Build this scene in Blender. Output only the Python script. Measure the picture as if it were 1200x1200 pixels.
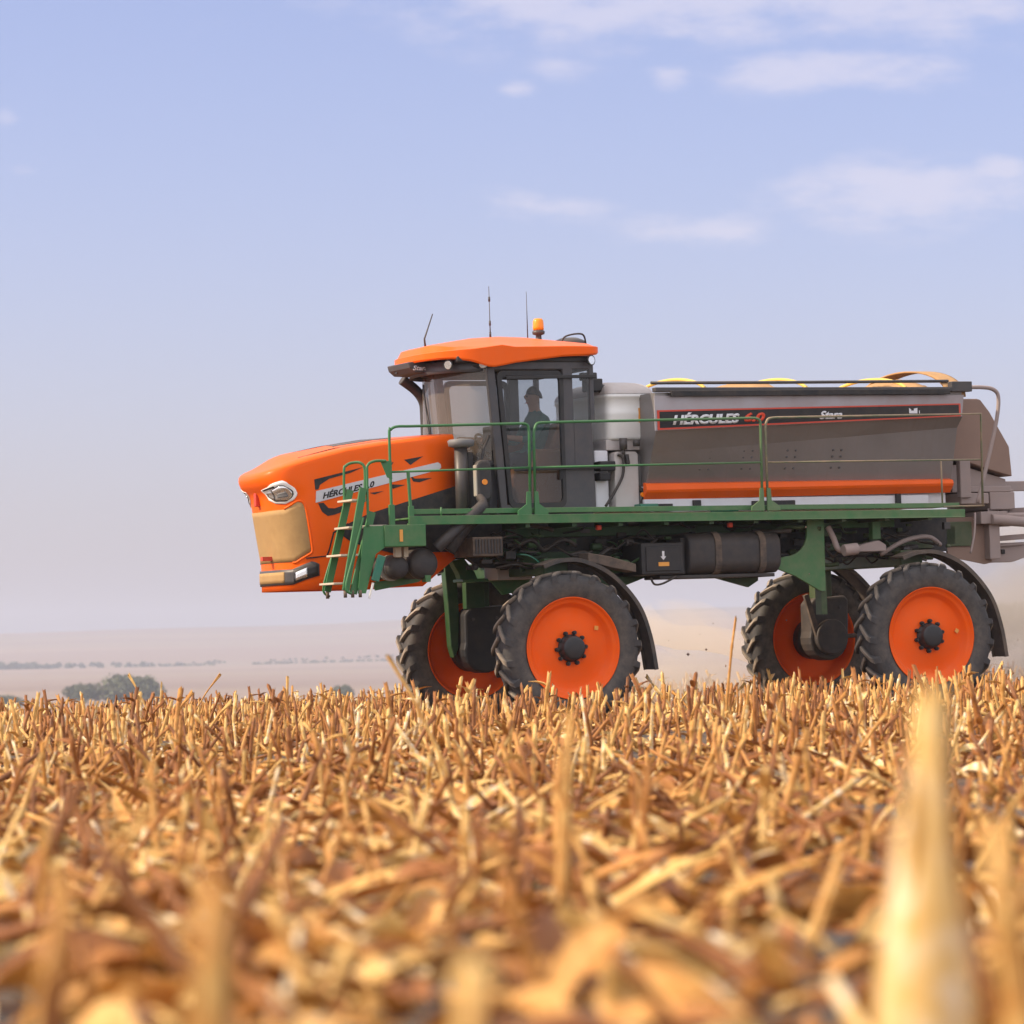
import bpy, bmesh, math, random
import numpy as np
from mathutils import Vector, Matrix

random.seed(7); rng = np.random.default_rng(7)
for o in list(bpy.data.objects): bpy.data.objects.remove(o, do_unlink=True)
SC = bpy.context.scene
COL = SC.collection
R_ = math.radians

# ------------------------------------------------------------------ camera
cam = bpy.data.cameras.new('camera'); camo = bpy.data.objects.new('camera', cam); COL.objects.link(camo)
PITCH, ROLL = R_(2.454), R_(0.7)
d_ = Vector((0, math.cos(PITCH), math.sin(PITCH))); r0 = Vector((1, 0, 0)); u0 = r0.cross(d_)
up = math.cos(ROLL)*u0 + math.sin(ROLL)*r0; rt = math.cos(ROLL)*r0 - math.sin(ROLL)*u0
camo.matrix_world = Matrix(((rt.x, up.x, -d_.x, 0), (rt.y, up.y, -d_.y, 0), (rt.z, up.z, -d_.z, 0.72), (0, 0, 0, 1)))
cam.sensor_width = 36; cam.sensor_fit = 'HORIZONTAL'; cam.lens = 126
cam.clip_start = 0.1; cam.clip_end = 20000
cam.dof.use_dof = True; cam.dof.focus_distance = 42.5; cam.dof.aperture_fstop = 3.3
SC.camera = camo
SC.render.engine = 'CYCLES'
SC.cycles.use_denoising = True
SC.cycles.volume_bounces = 2
SC.cycles.transparent_max_bounces = 16
SC.cycles.max_bounces = 8

# ------------------------------------------------------------------ light and sky
SUN_EL, SUN_AZ = R_(36), math.atan2(-1.0, -0.22)       # azimuth from +Y towards +X
world = bpy.data.worlds.new('World'); SC.world = world; world.use_nodes = True
sun = bpy.data.lights.new('sun', 'SUN'); sun.energy = 4.8; sun.angle = R_(0.53); sun.color = (1.0, 0.83, 0.60)
suno = bpy.data.objects.new('sun', sun); COL.objects.link(suno)
sdir = Vector((math.sin(SUN_AZ)*math.cos(SUN_EL), math.cos(SUN_AZ)*math.cos(SUN_EL), math.sin(SUN_EL)))
suno.rotation_euler = sdir.to_track_quat('Z', 'Y').to_euler()
suno.location = (-30, 10, 40)

def N(nt, typ, **kw):
    n = nt.nodes.new(typ)
    for k, v in kw.items(): setattr(n, k, v)
    return n
def L(nt, a, b): nt.links.new(a, b)
def val(nt, op, a, b=None, c=None, clamp=False):
    n = N(nt, 'ShaderNodeMath', operation=op); n.use_clamp = clamp
    for i, x in enumerate((a, b, c)):
        if x is None: continue
        if isinstance(x, (int, float)): n.inputs[i].default_value = x
        else: L(nt, x, n.inputs[i])
    return n.outputs[0]
def mixc(nt, fac, a, b, mode='MIX'):
    n = N(nt, 'ShaderNodeMix', data_type='RGBA', blend_type=mode)
    for s, x in ((n.inputs['Factor'], fac), (n.inputs[6], a), (n.inputs[7], b)):
        if isinstance(x, (int, float)): s.default_value = x
        elif isinstance(x, tuple): s.default_value = (*x, 1)
        else: L(nt, x, s)
    return n.outputs[2]

nt = world.node_tree; nt.nodes.clear()
wo = N(nt, 'ShaderNodeOutputWorld'); bg = N(nt, 'ShaderNodeBackground'); bg.inputs[1].default_value = 0.13
sky = N(nt, 'ShaderNodeTexSky', sky_type='NISHITA'); sky.sun_disc = False; sky.sun_elevation = SUN_EL
sky.sun_rotation = SUN_AZ; sky.altitude = 300; sky.air_density = 1.0; sky.dust_density = 2.2; sky.ozone_density = 2.0
tc = N(nt, 'ShaderNodeTexCoord'); sep = N(nt, 'ShaderNodeSeparateXYZ'); L(nt, tc.outputs['Generated'], sep.inputs[0])
tint = mixc(nt, 1.0, sky.outputs[0], (1.165, 1.0, 1.215), 'MULTIPLY')
yy = val(nt, 'MAXIMUM', sep.outputs[1], 0.05)
az = val(nt, 'DIVIDE', sep.outputs[0], yy); el = val(nt, 'DIVIDE', sep.outputs[2], yy)
comb = N(nt, 'ShaderNodeCombineXYZ'); L(nt, val(nt, 'MULTIPLY', az, 16.0), comb.inputs[0]); L(nt, val(nt, 'MULTIPLY', el, 42.0), comb.inputs[1])
nz = N(nt, 'ShaderNodeTexNoise'); nz.inputs['Scale'].default_value = 2.2; nz.inputs['Detail'].default_value = 7; nz.inputs['Roughness'].default_value = 0.6
L(nt, comb.outputs[0], nz.inputs['Vector'])
# cloud banks: azimuth, elevation (tangents), half width, half height, density
banks = [(0.040, 0.186, 0.075, 0.013, 1.0), (0.115, 0.188, 0.06, 0.014, 1.0), (0.016, 0.167, 0.012, 0.004, .6), (0.003, 0.1615, 0.006, 0.003, .9),
         (0.0455, 0.1645, 0.0065, 0.005, 1.0), (0.092, 0.1655, 0.032, 0.006, 1.15), (0.113, 0.130, 0.036, 0.010, 1.1), (0.137, 0.138, 0.009, 0.005, .9),
         (0.010, 0.1285, 0.02, 0.005, .8), (0.055, 0.121, 0.028, 0.006, .75), (-0.140, 0.156, 0.005, 0.003, .9), (-0.134, 0.141, 0.007, 0.0025, .7),
         (-0.35, 0.20, 0.08, 0.015, .8), (0.30, 0.16, 0.07, 0.012, .9)]
acc = None
for a, e, wa, we, s in banks:
    dx = val(nt, 'DIVIDE', val(nt, 'SUBTRACT', az, a), wa); dy = val(nt, 'DIVIDE', val(nt, 'SUBTRACT', el, e), we)
    r2 = val(nt, 'ADD', val(nt, 'MULTIPLY', dx, dx), val(nt, 'MULTIPLY', dy, dy))
    g = val(nt, 'MULTIPLY', val(nt, 'EXPONENT', val(nt, 'MULTIPLY', r2, -0.75)), s)
    acc = g if acc is None else val(nt, 'MAXIMUM', acc, g)
cov = val(nt, 'ADD', acc, val(nt, 'MULTIPLY', val(nt, 'SUBTRACT', nz.outputs[0], 0.5), 2.3))
mr = N(nt, 'ShaderNodeMapRange', interpolation_type='SMOOTHSTEP'); L(nt, cov, mr.inputs[0]); mr.inputs[1].default_value = 0.2; mr.inputs[2].default_value = 1.1
gate = val(nt, 'MULTIPLY', mr.outputs[0], val(nt, 'MULTIPLY', acc, 1.6, clamp=True), clamp=True)
CLOUD = (5.6, 5.25, 6.0)
cl = mixc(nt, val(nt, 'MULTIPLY', gate, 0.52), tint, CLOUD)
nrm = N(nt, 'ShaderNodeVectorMath', operation='NORMALIZE'); L(nt, tc.outputs['Generated'], nrm.inputs[0]); sz = N(nt, 'ShaderNodeSeparateXYZ'); L(nt, nrm.outputs[0], sz.inputs[0])
hs = N(nt, 'ShaderNodeMapRange', interpolation_type='SMOOTHSTEP'); L(nt, sz.outputs[2], hs.inputs[0]); hs.inputs[1].default_value = 0.21; hs.inputs[2].default_value = 0.5
hb = N(nt, 'ShaderNodeMapRange', interpolation_type='SMOOTHSTEP'); L(nt, sz.outputs[1], hb.inputs[0]); hb.inputs[1].default_value = 0.35; hb.inputs[2].default_value = -0.5
n3 = N(nt, 'ShaderNodeTexNoise'); n3.inputs['Scale'].default_value = 3.0; n3.inputs['Detail'].default_value = 5; L(nt, nrm.outputs[0], n3.inputs['Vector'])
sheet = val(nt, 'MULTIPLY', val(nt, 'MAXIMUM', hs.outputs[0], hb.outputs[0]), val(nt, 'ADD', n3.outputs[0], 0.25), clamp=True)
cl = mixc(nt, sheet, cl, (10.6, 10.4, 10.7))  # bright cloud sheet added overhead and behind the camera to lift shaded sides
L(nt, cl, bg.inputs[0]); L(nt, bg.outputs[0], wo.inputs[0])

SC.view_settings.view_transform = 'Standard'; SC.view_settings.look = 'None'
SC.view_settings.exposure = 0.24; SC.view_settings.gamma = 1.0; SC.view_settings.use_curve_mapping = False

# ------------------------------------------------------------------ materials
def newmat(name):
    m = bpy.data.materials.new(name); m.use_nodes = True; nt = m.node_tree; nt.nodes.clear()
    o = N(nt, 'ShaderNodeOutputMaterial'); b = N(nt, 'ShaderNodeBsdfPrincipled'); L(nt, b.outputs[0], o.inputs[0])
    return m, nt, b, o
DUST = (0.36, 0.25, 0.17)
def paint(name, col, rough=0.4, metal=0.0, dust=0.25, rear=0.0, coat=0.0, scale=5.0, var=0.12, dcol=DUST, bump=0.0, spec=0.4, streak=0.0):
    """painted or bare surface with real dust: a blotchy film, settled on faces that look up, thicker towards the spreader's rear"""
    m, nt, b, o = newmat(name)
    tc = N(nt, 'ShaderNodeTexCoord'); ob = tc.outputs['Object']
    n1 = N(nt, 'ShaderNodeTexNoise'); n1.inputs['Scale'].default_value = scale; n1.inputs['Detail'].default_value = 8; n1.inputs['Roughness'].default_value = 0.65; L(nt, ob, n1.inputs[0])
    n2 = N(nt, 'ShaderNodeTexNoise'); n2.inputs['Scale'].default_value = scale*0.35; n2.inputs['Detail'].default_value = 3; L(nt, ob, n2.inputs[0])
    geo = N(nt, 'ShaderNodeNewGeometry'); sp = N(nt, 'ShaderNodeSeparateXYZ'); L(nt, geo.outputs['Normal'], sp.inputs[0])
    upf = val(nt, 'MULTIPLY', val(nt, 'MAXIMUM', sp.outputs[2], 0.0), 0.9)
    f = val(nt, 'MULTIPLY', val(nt, 'SUBTRACT', n1.outputs[0], 0.36), 2.4, clamp=True)
    f = val(nt, 'MULTIPLY', val(nt, 'ADD', f, upf), dust)
    if rear:
        so = N(nt, 'ShaderNodeSeparateXYZ'); L(nt, ob, so.inputs[0])
        rr = N(nt, 'ShaderNodeMapRange'); L(nt, so.outputs[0], rr.inputs[0]); rr.inputs[1].default_value = 1.0; rr.inputs[2].default_value = 6.2; rr.inputs[4].default_value = rear
        f = val(nt, 'ADD', f, val(nt, 'MULTIPLY', rr.outputs[0], val(nt, 'ADD', val(nt, 'MULTIPLY', n1.outputs[0], 0.8), 0.5)))
    if streak:      # runs of wash and dust down the sheet, broken up along their length
        mp = N(nt, 'ShaderNodeMapping'); mp.inputs['Scale'].default_value = (9.0, 1.0, 0.7); L(nt, ob, mp.inputs[0]); n4 = N(nt, 'ShaderNodeTexNoise'); n4.inputs['Scale'].default_value = 1.6; n4.inputs['Detail'].default_value = 6; n4.inputs['Roughness'].default_value = 0.7; L(nt, mp.outputs[0], n4.inputs[0])
        f = val(nt, 'ADD', f, val(nt, 'MULTIPLY', val(nt, 'MULTIPLY', val(nt, 'SUBTRACT', n4.outputs[0], 0.52), 4.0, clamp=True), val(nt, 'MULTIPLY', n2.outputs[0], streak)))
    f = val(nt, 'MINIMUM', f, 0.92)
    v = val(nt, 'ADD', val(nt, 'MULTIPLY', val(nt, 'SUBTRACT', n2.outputs[0], 0.5), 2*var), 1.0)
    vm = N(nt, 'ShaderNodeVectorMath', operation='SCALE'); vm.inputs[0].default_value = col; L(nt, v, vm.inputs['Scale'])
    c = mixc(nt, f, vm.outputs[0], dcol)
    L(nt, c, b.inputs['Base Color'])
    L(nt, val(nt, 'ADD', val(nt, 'MULTIPLY', f, 0.55), rough, clamp=True), b.inputs['Roughness'])
    if metal: L(nt, val(nt, 'MULTIPLY', val(nt, 'SUBTRACT', 1.0, f), metal), b.inputs['Metallic'])
    b.inputs['Specular IOR Level'].default_value = spec
    if coat: b.inputs['Coat Weight'].default_value = coat; b.inputs['Coat Roughness'].default_value = 0.12
    if bump:
        bp = N(nt, 'ShaderNodeBump'); bp.inputs['Strength'].default_value = bump; bp.inputs['Distance'].default_value = 0.01; L(nt, n1.outputs[0], bp.inputs['Height']); L(nt, bp.outputs[0], b.inputs['Normal'])
    return m
M = {}
ORANGE = (0.87, 0.118, 0.002)
M['orange'] = paint('orange_paint', ORANGE, 0.36, dust=0.075, coat=0.03, scale=3, spec=0.13)
M['rim'] = paint('orange_rim_paint', (0.87, 0.105, 0.002), 0.5, dust=0.12, scale=4, spec=0.12)
M['trim'] = paint('orange_trim_paint', (0.87, 0.115, 0.002), 0.42, dust=0.05, rear=0.03, spec=0.25)
M['green'] = paint('green_paint', (0.036, 0.150, 0.047), 0.45, dust=0.20, rear=0.14, scale=6)
M['rail'] = paint('rail_green_paint', (0.032, 0.155, 0.050), 0.42, dust=0.10, rear=0.58, scale=6)
M['greend'] = paint('chassis_green_paint', (0.014, 0.058, 0.016), 0.5, dust=0.10, rear=0.16, scale=7)
M['teal'] = paint('teal_guard_paint', (0.015, 0.16, 0.10), 0.4, dust=0.15)
M['black'] = paint('black_plastic', (0.016, 0.017, 0.019), 0.5, dust=0.07, rear=0.05)
M['dirtyblack'] = paint('dusty_black_plastic', (0.028, 0.028, 0.030), 0.55, dust=0.10, rear=0.08, scale=6)
M['cabgrey'] = paint('charcoal_cab_paint', (0.055, 0.055, 0.062), 0.45, dust=0.10)
M['seal'] = paint('rubber_seal', (0.012, 0.012, 0.014), 0.6, dust=0.04)
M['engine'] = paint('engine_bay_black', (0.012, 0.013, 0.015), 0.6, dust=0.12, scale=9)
M['brown'] = paint('brown_interior', (0.22, 0.085, 0.035), 0.7, dust=0.2, scale=8)
M['steel'] = paint('dusty_stainless_steel', (0.25, 0.235, 0.23), 0.34, metal=0.55, dust=0.30, rear=0.22, scale=2.6, var=0.22, dcol=(0.22, 0.17, 0.145), streak=0.5)
M['steelrim'] = paint('bare_steel_rim', (0.36, 0.34, 0.36), 0.4, metal=0.45, dust=0.30, rear=0.3, scale=4, dcol=(0.30, 0.22, 0.19))
M['palebeam'] = paint('pale_grey_paint', (0.70, 0.70, 0.74), 0.45, dust=0.12, rear=0.25)
M['white'] = paint('white_plastic', (0.80, 0.80, 0.78), 0.45, dust=0.08, scale=4)
M['whitegrey'] = paint('off_white_paint', (0.50, 0.47, 0.46), 0.45, dust=0.3, scale=4)
M['greylid'] = paint('grey_lid', (0.13, 0.135, 0.14), 0.5, dust=0.14)
M['fender'] = paint('dusty_fender_plastic', (0.04, 0.038, 0.037), 0.65, dust=0.30, rear=0.10, scale=5)
M['stack'] = paint('grey_stack_metal', (0.055, 0.052, 0.053), 0.42, metal=0.2, dust=0.10)
M['rearbrown'] = paint('dust_caked_panel', (0.23, 0.15, 0.115), 0.7, dust=0.35, rear=0.1, scale=3, dcol=(0.33, 0.225, 0.175))
M['rearsteel'] = paint('dust_caked_steel', (0.30, 0.24, 0.22), 0.6, metal=0.15, dust=0.5, scale=5, dcol=(0.38, 0.28, 0.24))
M['yellow'] = paint('yellow_strap', (0.72, 0.50, 0.10), 0.6, dust=0.15)
M['heap'] = paint('brown_spreading_material', (0.36, 0.19, 0.075), 0.9, dust=0.3, scale=14, var=0.4, dcol=(0.5, 0.32, 0.16), bump=1.0)
M['silver'] = paint('silver_decal', (0.55, 0.55, 0.58), 0.35, dust=0.08)
M['decal'] = paint('black_decal', (0.012, 0.013, 0.016), 0.45, dust=0.05, rear=0.08, spec=0.25)
M['red'] = paint('red_decal', (0.55, 0.045, 0.02), 0.45, dust=0.12, rear=0.12)
M['letterred'] = paint('red_letters', (0.70, 0.06, 0.02), 0.45, dust=0.08)
M['letter'] = paint('white_letters', (0.72, 0.72, 0.74), 0.45, dust=0.10, rear=0.05)
M['grille'] = paint('beige_mesh_grille', (0.34, 0.20, 0.075), 0.6, dust=0.55, scale=10, dcol=(0.46, 0.29, 0.12))
M['chrome'] = paint('bright_reflector', (0.75, 0.75, 0.75), 0.15, metal=0.9, dust=0.12)
M['amber'] = paint('amber_plastic', (0.85, 0.27, 0.01), 0.25, dust=0.05)
M['tread'] = paint('pale_step_tread', (0.50, 0.44, 0.34), 0.6, dust=0.4)
M['label'] = paint('orange_label', (0.75, 0.33, 0.06), 0.5, dust=0.1)
M['hose'] = paint('black_hose', (0.014, 0.014, 0.015), 0.45, dust=0.15, rear=0.1)
M['dustarm'] = paint('dust_coated_arm', (0.06, 0.048, 0.04), 0.7, dust=0.42, scale=8)
M['railrear'] = paint('dust_caked_rail_paint', (0.06, 0.13, 0.065), 0.6, dust=0.75, rear=0.35, scale=4)
M['skin'] = paint('skin', (0.42, 0.23, 0.15), 0.55, dust=0.0)
M['shirt'] = paint('teal_shirt', (0.05, 0.17, 0.15), 0.85, dust=0.0)
M['trousers'] = paint('dark_trousers', (0.03, 0.035, 0.05), 0.85, dust=0.0)
M['hair'] = paint('dark_hair', (0.015, 0.012, 0.01), 0.6, dust=0.0)
M['cap'] = paint('sunlit_edge_grey', (0.30, 0.30, 0.27), 0.4, dust=0.5)  # pale tone for the sunlit edges of mirror and reservoir, light in the colour
M['boltblack'] = paint('black_hub_paint', (0.014, 0.015, 0.018), 0.38, dust=0.06)

def tyre_mat(name, dust):
    m, nt, b, o = newmat(name)
    tc = N(nt, 'ShaderNodeTexCoord'); n1 = N(nt, 'ShaderNodeTexNoise'); n1.inputs['Scale'].default_value = 7; n1.inputs['Detail'].default_value = 9; n1.inputs['Roughness'].default_value = 0.7; L(nt, tc.outputs['Object'], n1.inputs[0])
    so = N(nt, 'ShaderNodeSeparateXYZ'); L(nt, tc.outputs['Object'], so.inputs[0])
    rad = val(nt, 'SQRT', val(nt, 'ADD', val(nt, 'MULTIPLY', so.outputs[0], so.outputs[0]), val(nt, 'MULTIPLY', so.outputs[2], so.outputs[2])))
    ring = N(nt, 'ShaderNodeMapRange'); L(nt, rad, ring.inputs[0]); ring.inputs[1].default_value = 0.9; ring.inputs[2].default_value = 0.68; ring.inputs[3].default_value = 0.3
    tread = N(nt, 'ShaderNodeMapRange'); L(nt, rad, tread.inputs[0]); tread.inputs[1].default_value = 0.895; tread.inputs[2].default_value = 0.93; tread.inputs[4].default_value = 1.3
    f = val(nt, 'MULTIPLY', val(nt, 'MULTIPLY', val(nt, 'SUBTRACT', n1.outputs[0], 0.25), 2.0, clamp=True), val(nt, 'MULTIPLY', ring.outputs[0], dust))
    f = val(nt, 'ADD', f, val(nt, 'MULTIPLY', tread.outputs[0], n1.outputs[0]), clamp=True)
    L(nt, mixc(nt, f, (0.022, 0.023, 0.027), (0.34, 0.27, 0.20)), b.inputs['Base Color']); b.inputs['Roughness'].default_value = 0.75
    bp = N(nt, 'ShaderNodeBump'); bp.inputs['Strength'].default_value = 0.4; bp.inputs['Distance'].default_value = 0.01; L(nt, n1.outputs[0], bp.inputs['Height']); L(nt, bp.outputs[0], b.inputs['Normal'])
    return m
M['tyre'] = tyre_mat('tyre_rubber', 0.36); M['tyred'] = tyre_mat('dusty_tyre_rubber', 0.5)

def glass(name, tintc, dust, dcol, alpha):
    """pane of real glass with a dust film: part see-through, part glossy, part dusty"""
    m = bpy.data.materials.new(name); m.use_nodes = True; nt = m.node_tree; nt.nodes.clear()
    o = N(nt, 'ShaderNodeOutputMaterial'); tr = N(nt, 'ShaderNodeBsdfTransparent'); tr.inputs[0].default_value = (*tintc, 1)
    gl = N(nt, 'ShaderNodeBsdfGlossy'); gl.inputs['Roughness'].default_value = 0.03
    df = N(nt, 'ShaderNodeBsdfDiffuse'); df.inputs[0].default_value = (*dcol, 1)
    gg = N(nt, 'ShaderNodeNewGeometry'); dp = N(nt, 'ShaderNodeVectorMath', operation='DOT_PRODUCT'); L(nt, gg.outputs['Incoming'], dp.inputs[0]); L(nt, gg.outputs['Normal'], dp.inputs[1])
    fr_ = val(nt, 'ADD', val(nt, 'MULTIPLY', val(nt, 'POWER', val(nt, 'SUBTRACT', 1.0, val(nt, 'ABSOLUTE', dp.outputs['Value'])), 5.0), 0.96), 0.04)
    m1 = N(nt, 'ShaderNodeMixShader'); L(nt, val(nt, 'MULTIPLY', fr_, 1.0 if alpha else 0.12), m1.inputs[0]); L(nt, tr.outputs[0], m1.inputs[1]); L(nt, gl.outputs[0], m1.inputs[2])
    tc = N(nt, 'ShaderNodeTexCoord'); n1 = N(nt, 'ShaderNodeTexNoise'); n1.inputs['Scale'].default_value = 2.5; n1.inputs['Detail'].default_value = 6; L(nt, tc.outputs['Object'], n1.inputs[0])
    f = val(nt, 'MULTIPLY', val(nt, 'ADD', val(nt, 'MULTIPLY', val(nt, 'SUBTRACT', n1.outputs[0], .5), 0.9), 1.0), dust, clamp=True)
    m2 = N(nt, 'ShaderNodeMixShader'); L(nt, f, m2.inputs[0]); L(nt, m1.outputs[0], m2.inputs[1]); L(nt, df.outputs[0], m2.inputs[2])
    L(nt, m2.outputs[0], o.inputs[0]); return m
M['windscreen'] = glass('dusty_windscreen', (0.57, 0.55, 0.52), 0.22, (0.36, 0.29, 0.23), 1)
M['rearglass'] = glass('plain_rear_glass', (0.93, 0.95, 0.95), 0.03, (0.30, 0.29, 0.29), 0)
M['glass'] = glass('tinted_side_glass', (0.62, 0.65, 0.66), 0.06, (0.30, 0.29, 0.29), 1)
M['lens'] = glass('clear_lamp_lens', (0.95, 0.95, 0.95), 0.12, (0.6, 0.6, 0.58), 1)

# ------------------------------------------------------------------ mesh helpers
class MB:
    def __init__(s): s.v = []; s.f = []; s.sm = []; s.mi = []
    def add(s, vs, fs, smooth=False, mi=0):
        b = len(s.v); s.v += [tuple(map(float, p)) for p in vs]
        for f in fs: s.f.append([b+i for i in f]); s.sm.append(smooth); s.mi.append(mi)
    def box(s, x0, x1, y0, y1, z0, z1, mi=0):
        vs = [(x, y, z) for x in (x0, x1) for y in (y0, y1) for z in (z0, z1)]
        s.add(vs, [(0, 1, 3, 2), (4, 6, 7, 5), (0, 4, 5, 1), (2, 3, 7, 6), (0, 2, 6, 4), (1, 5, 7, 3)], mi=mi)
    def bar(s, p, q, w, h, mi=0, upv=(0, 0, 1)):
        p, q = Vector(p), Vector(q); d = (q-p).normalized(); u = Vector(upv)
        if abs(d.dot(u)) > 0.97: u = Vector((1, 0, 0))
        a = d.cross(u).normalized(); b = a.cross(d).normalized()
        vs = [c + a*sx*w/2 + b*sz*h/2 for c in (p, q) for sx in (-1, 1) for sz in (-1, 1)]
        s.add(vs, [(0, 1, 3, 2), (4, 6, 7, 5), (0, 4, 5, 1), (2, 3, 7, 6), (0, 2, 6, 4), (1, 5, 7, 3)], mi=mi)
    def tube(s, pts, r, n=10, cap=True, mi=0):
        pts = [Vector(p) for p in pts]; rs = r if isinstance(r, (list, tuple)) else [r]*len(pts)
        base = len(s.v); vs = []; prev = None
        for i, p in enumerate(pts):
            if i == 0: d = pts[1]-p
            elif i == len(pts)-1: d = p-pts[i-1]
            else: d = (p-pts[i-1]).normalized()+(pts[i+1]-p).normalized()
            d.normalize()
            if prev is None:
                a = d.cross(Vector((0, 0, 1)))
                if a.length < 0.05: a = d.cross(Vector((1, 0, 0)))
            else: a = prev - d*prev.dot(d)
            a.normalize(); prev = a; b = d.cross(a)
            vs += [p + (a*math.cos(t)+b*math.sin(t))*rs[i] for t in [2*math.pi*k/n for k in range(n)]]
        fs = [(i*n+k, i*n+(k+1) % n, (i+1)*n+(k+1) % n, (i+1)*n+k) for i in range(len(pts)-1) for k in range(n)]
        s.add(vs, fs, True, mi)
        if cap:
            m = len(pts)-1
            s.add(vs[:n], [tuple(range(n-1, -1, -1))], False, mi); s.add(vs[m*n:], [tuple(range(n))], False, mi)
    def cyl(s, p, q, r, n=24, mi=0, r2=None): s.tube([p, q], [r, r if r2 is None else r2], n, True, mi)
    def lathe(s, c, prof, n=48, smooth=True, mi=0, closed=False):
        """profile of (y, r) turned about the local y axis through c"""
        c = Vector(c); vs = []; m = len(prof)
        for y, r in prof: vs += [(c.x+r*math.cos(2*math.pi*k/n), c.y+y, c.z+r*math.sin(2*math.pi*k/n)) for k in range(n)]
        e = m if closed else m-1
        s.add(vs, [(i*n+k, i*n+(k+1) % n, ((i+1) % m)*n+(k+1) % n, ((i+1) % m)*n+k) for i in range(e) for k in range(n)], smooth, mi)
    def vlathe(s, c, prof, n=28, mi=0):
        c = Vector(c); vs = []; m = len(prof)
        for z, r in prof: vs += [(c.x+r*math.cos(2*math.pi*k/n), c.y+r*math.sin(2*math.pi*k/n), c.z+z) for k in range(n)]
        s.add(vs, [(i*n+k, i*n+(k+1) % n, (i+1)*n+(k+1) % n, (i+1)*n+k) for i in range(m-1) for k in range(n)], True, mi)
        s.add(vs[:n], [tuple(range(n-1, -1, -1))], mi=mi); s.add(vs[-n:], [tuple(range(n))], mi=mi)
    def prism(s, poly, v0, v1, mi=0):
        """polygon in (u, w), extruded across v"""
        n = len(poly); vs = [(u, v0, w) for u, w in poly]+[(u, v1, w) for u, w in poly]
        s.add(vs, [tuple(range(n)), tuple(range(2*n-1, n-1, -1))]+[(i, n+i, n+(i+1) % n, (i+1) % n) for i in range(n)], mi=mi)
    def strip(s, pts, v0, v1, th, mi=0):
        """sheet following a (u, w) path, v0..v1 wide, th thick"""
        P = [Vector((u, 0, w)) for u, w in pts]; m = len(P); vs = []
        for i, p in enumerate(P):
            d = (P[min(i+1, m-1)]-P[max(i-1, 0)]).normalized(); nn = Vector((-d.z, 0, d.x))
            for q, v in ((p, v0), (p, v1), (p+nn*th, v1), (p+nn*th, v0)): vs.append((q.x, v, q.z))
        fs = [(i*4+k, i*4+(k+1) % 4, (i+1)*4+(k+1) % 4, (i+1)*4+k) for i in range(m-1) for k in range(4)]
        s.add(vs, fs+[(3, 2, 1, 0), (m*4-4, m*4-3, m*4-2, m*4-1)], mi=mi)
    def grid(s, rows, smooth=True, closed=False, mi=0):
        n = len(rows[0]); vs = [p for r in rows for p in r]
        s.add(vs, [(i*n+k, i*n+(k+1) % n, (i+1)*n+(k+1) % n, (i+1)*n+k) for i in range(len(rows)-1) for k in range(n if closed else n-1)], smooth, mi)
    def build(s, name, mat, parent=None, bevel=0.0, solid=0.0, fix=True, seg=2, sharp=0):
        me = bpy.data.meshes.new(name); me.from_pydata(s.v, [], s.f)
        for m in (mat if isinstance(mat, (list, tuple)) else [mat]): me.materials.append(M[m] if isinstance(m, str) else m)
        me.polygons.foreach_set('use_smooth', s.sm); me.polygons.foreach_set('material_index', s.mi)
        if fix:
            bm = bmesh.new(); bm.from_mesh(me); bmesh.ops.remove_doubles(bm, verts=bm.verts, dist=1e-5); bmesh.ops.recalc_face_normals(bm, faces=bm.faces); bm.to_mesh(me); bm.free()
        if sharp: me.set_sharp_from_angle(angle=R_(sharp))
        me.update()
        o = bpy.data.objects.new(name, me); COL.objects.link(o)
        if parent: o.parent = parent
        if solid: md = o.modifiers.new('solid', 'SOLIDIFY'); md.thickness = solid; md.offset = 0
        if bevel: md = o.modifiers.new('bevel', 'BEVEL'); md.width = bevel; md.segments = seg; md.limit_method = 'ANGLE'; md.angle_limit = R_(40)
        return o
def tag(o, label=None, cat=None, group=None, kind=None):
    for k, x in (('label', label), ('category', cat), ('group', group), ('kind', kind)):
        if x: o[k] = x
    return o
def smoothpath(pts, n=6):
    """Catmull-Rom through points"""
    P = [Vector(p) for p in pts]; out = []
    for i in range(len(P)-1):
        a, b, c, d = P[max(i-1, 0)], P[i], P[i+1], P[min(i+2, len(P)-1)]
        for k in range(n):
            t = k/n; out.append(0.5*((2*b)+(c-a)*t+(2*a-5*b+4*c-d)*t*t+(3*b-a-3*c+d)*t**3))
    return out+[P[-1]]
def roundrect(x0, x1, z0, z1, r, n=5):
    out = []
    for cx, cz, a0 in ((x1-r, z1-r, 0), (x0+r, z1-r, 90), (x0+r, z0+r, 180), (x1-r, z0+r, 270)):
        for k in range(n+1): a = R_(a0+90*k/n); out.append((cx+r*math.cos(a), cz+r*math.sin(a)))
    return out
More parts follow.
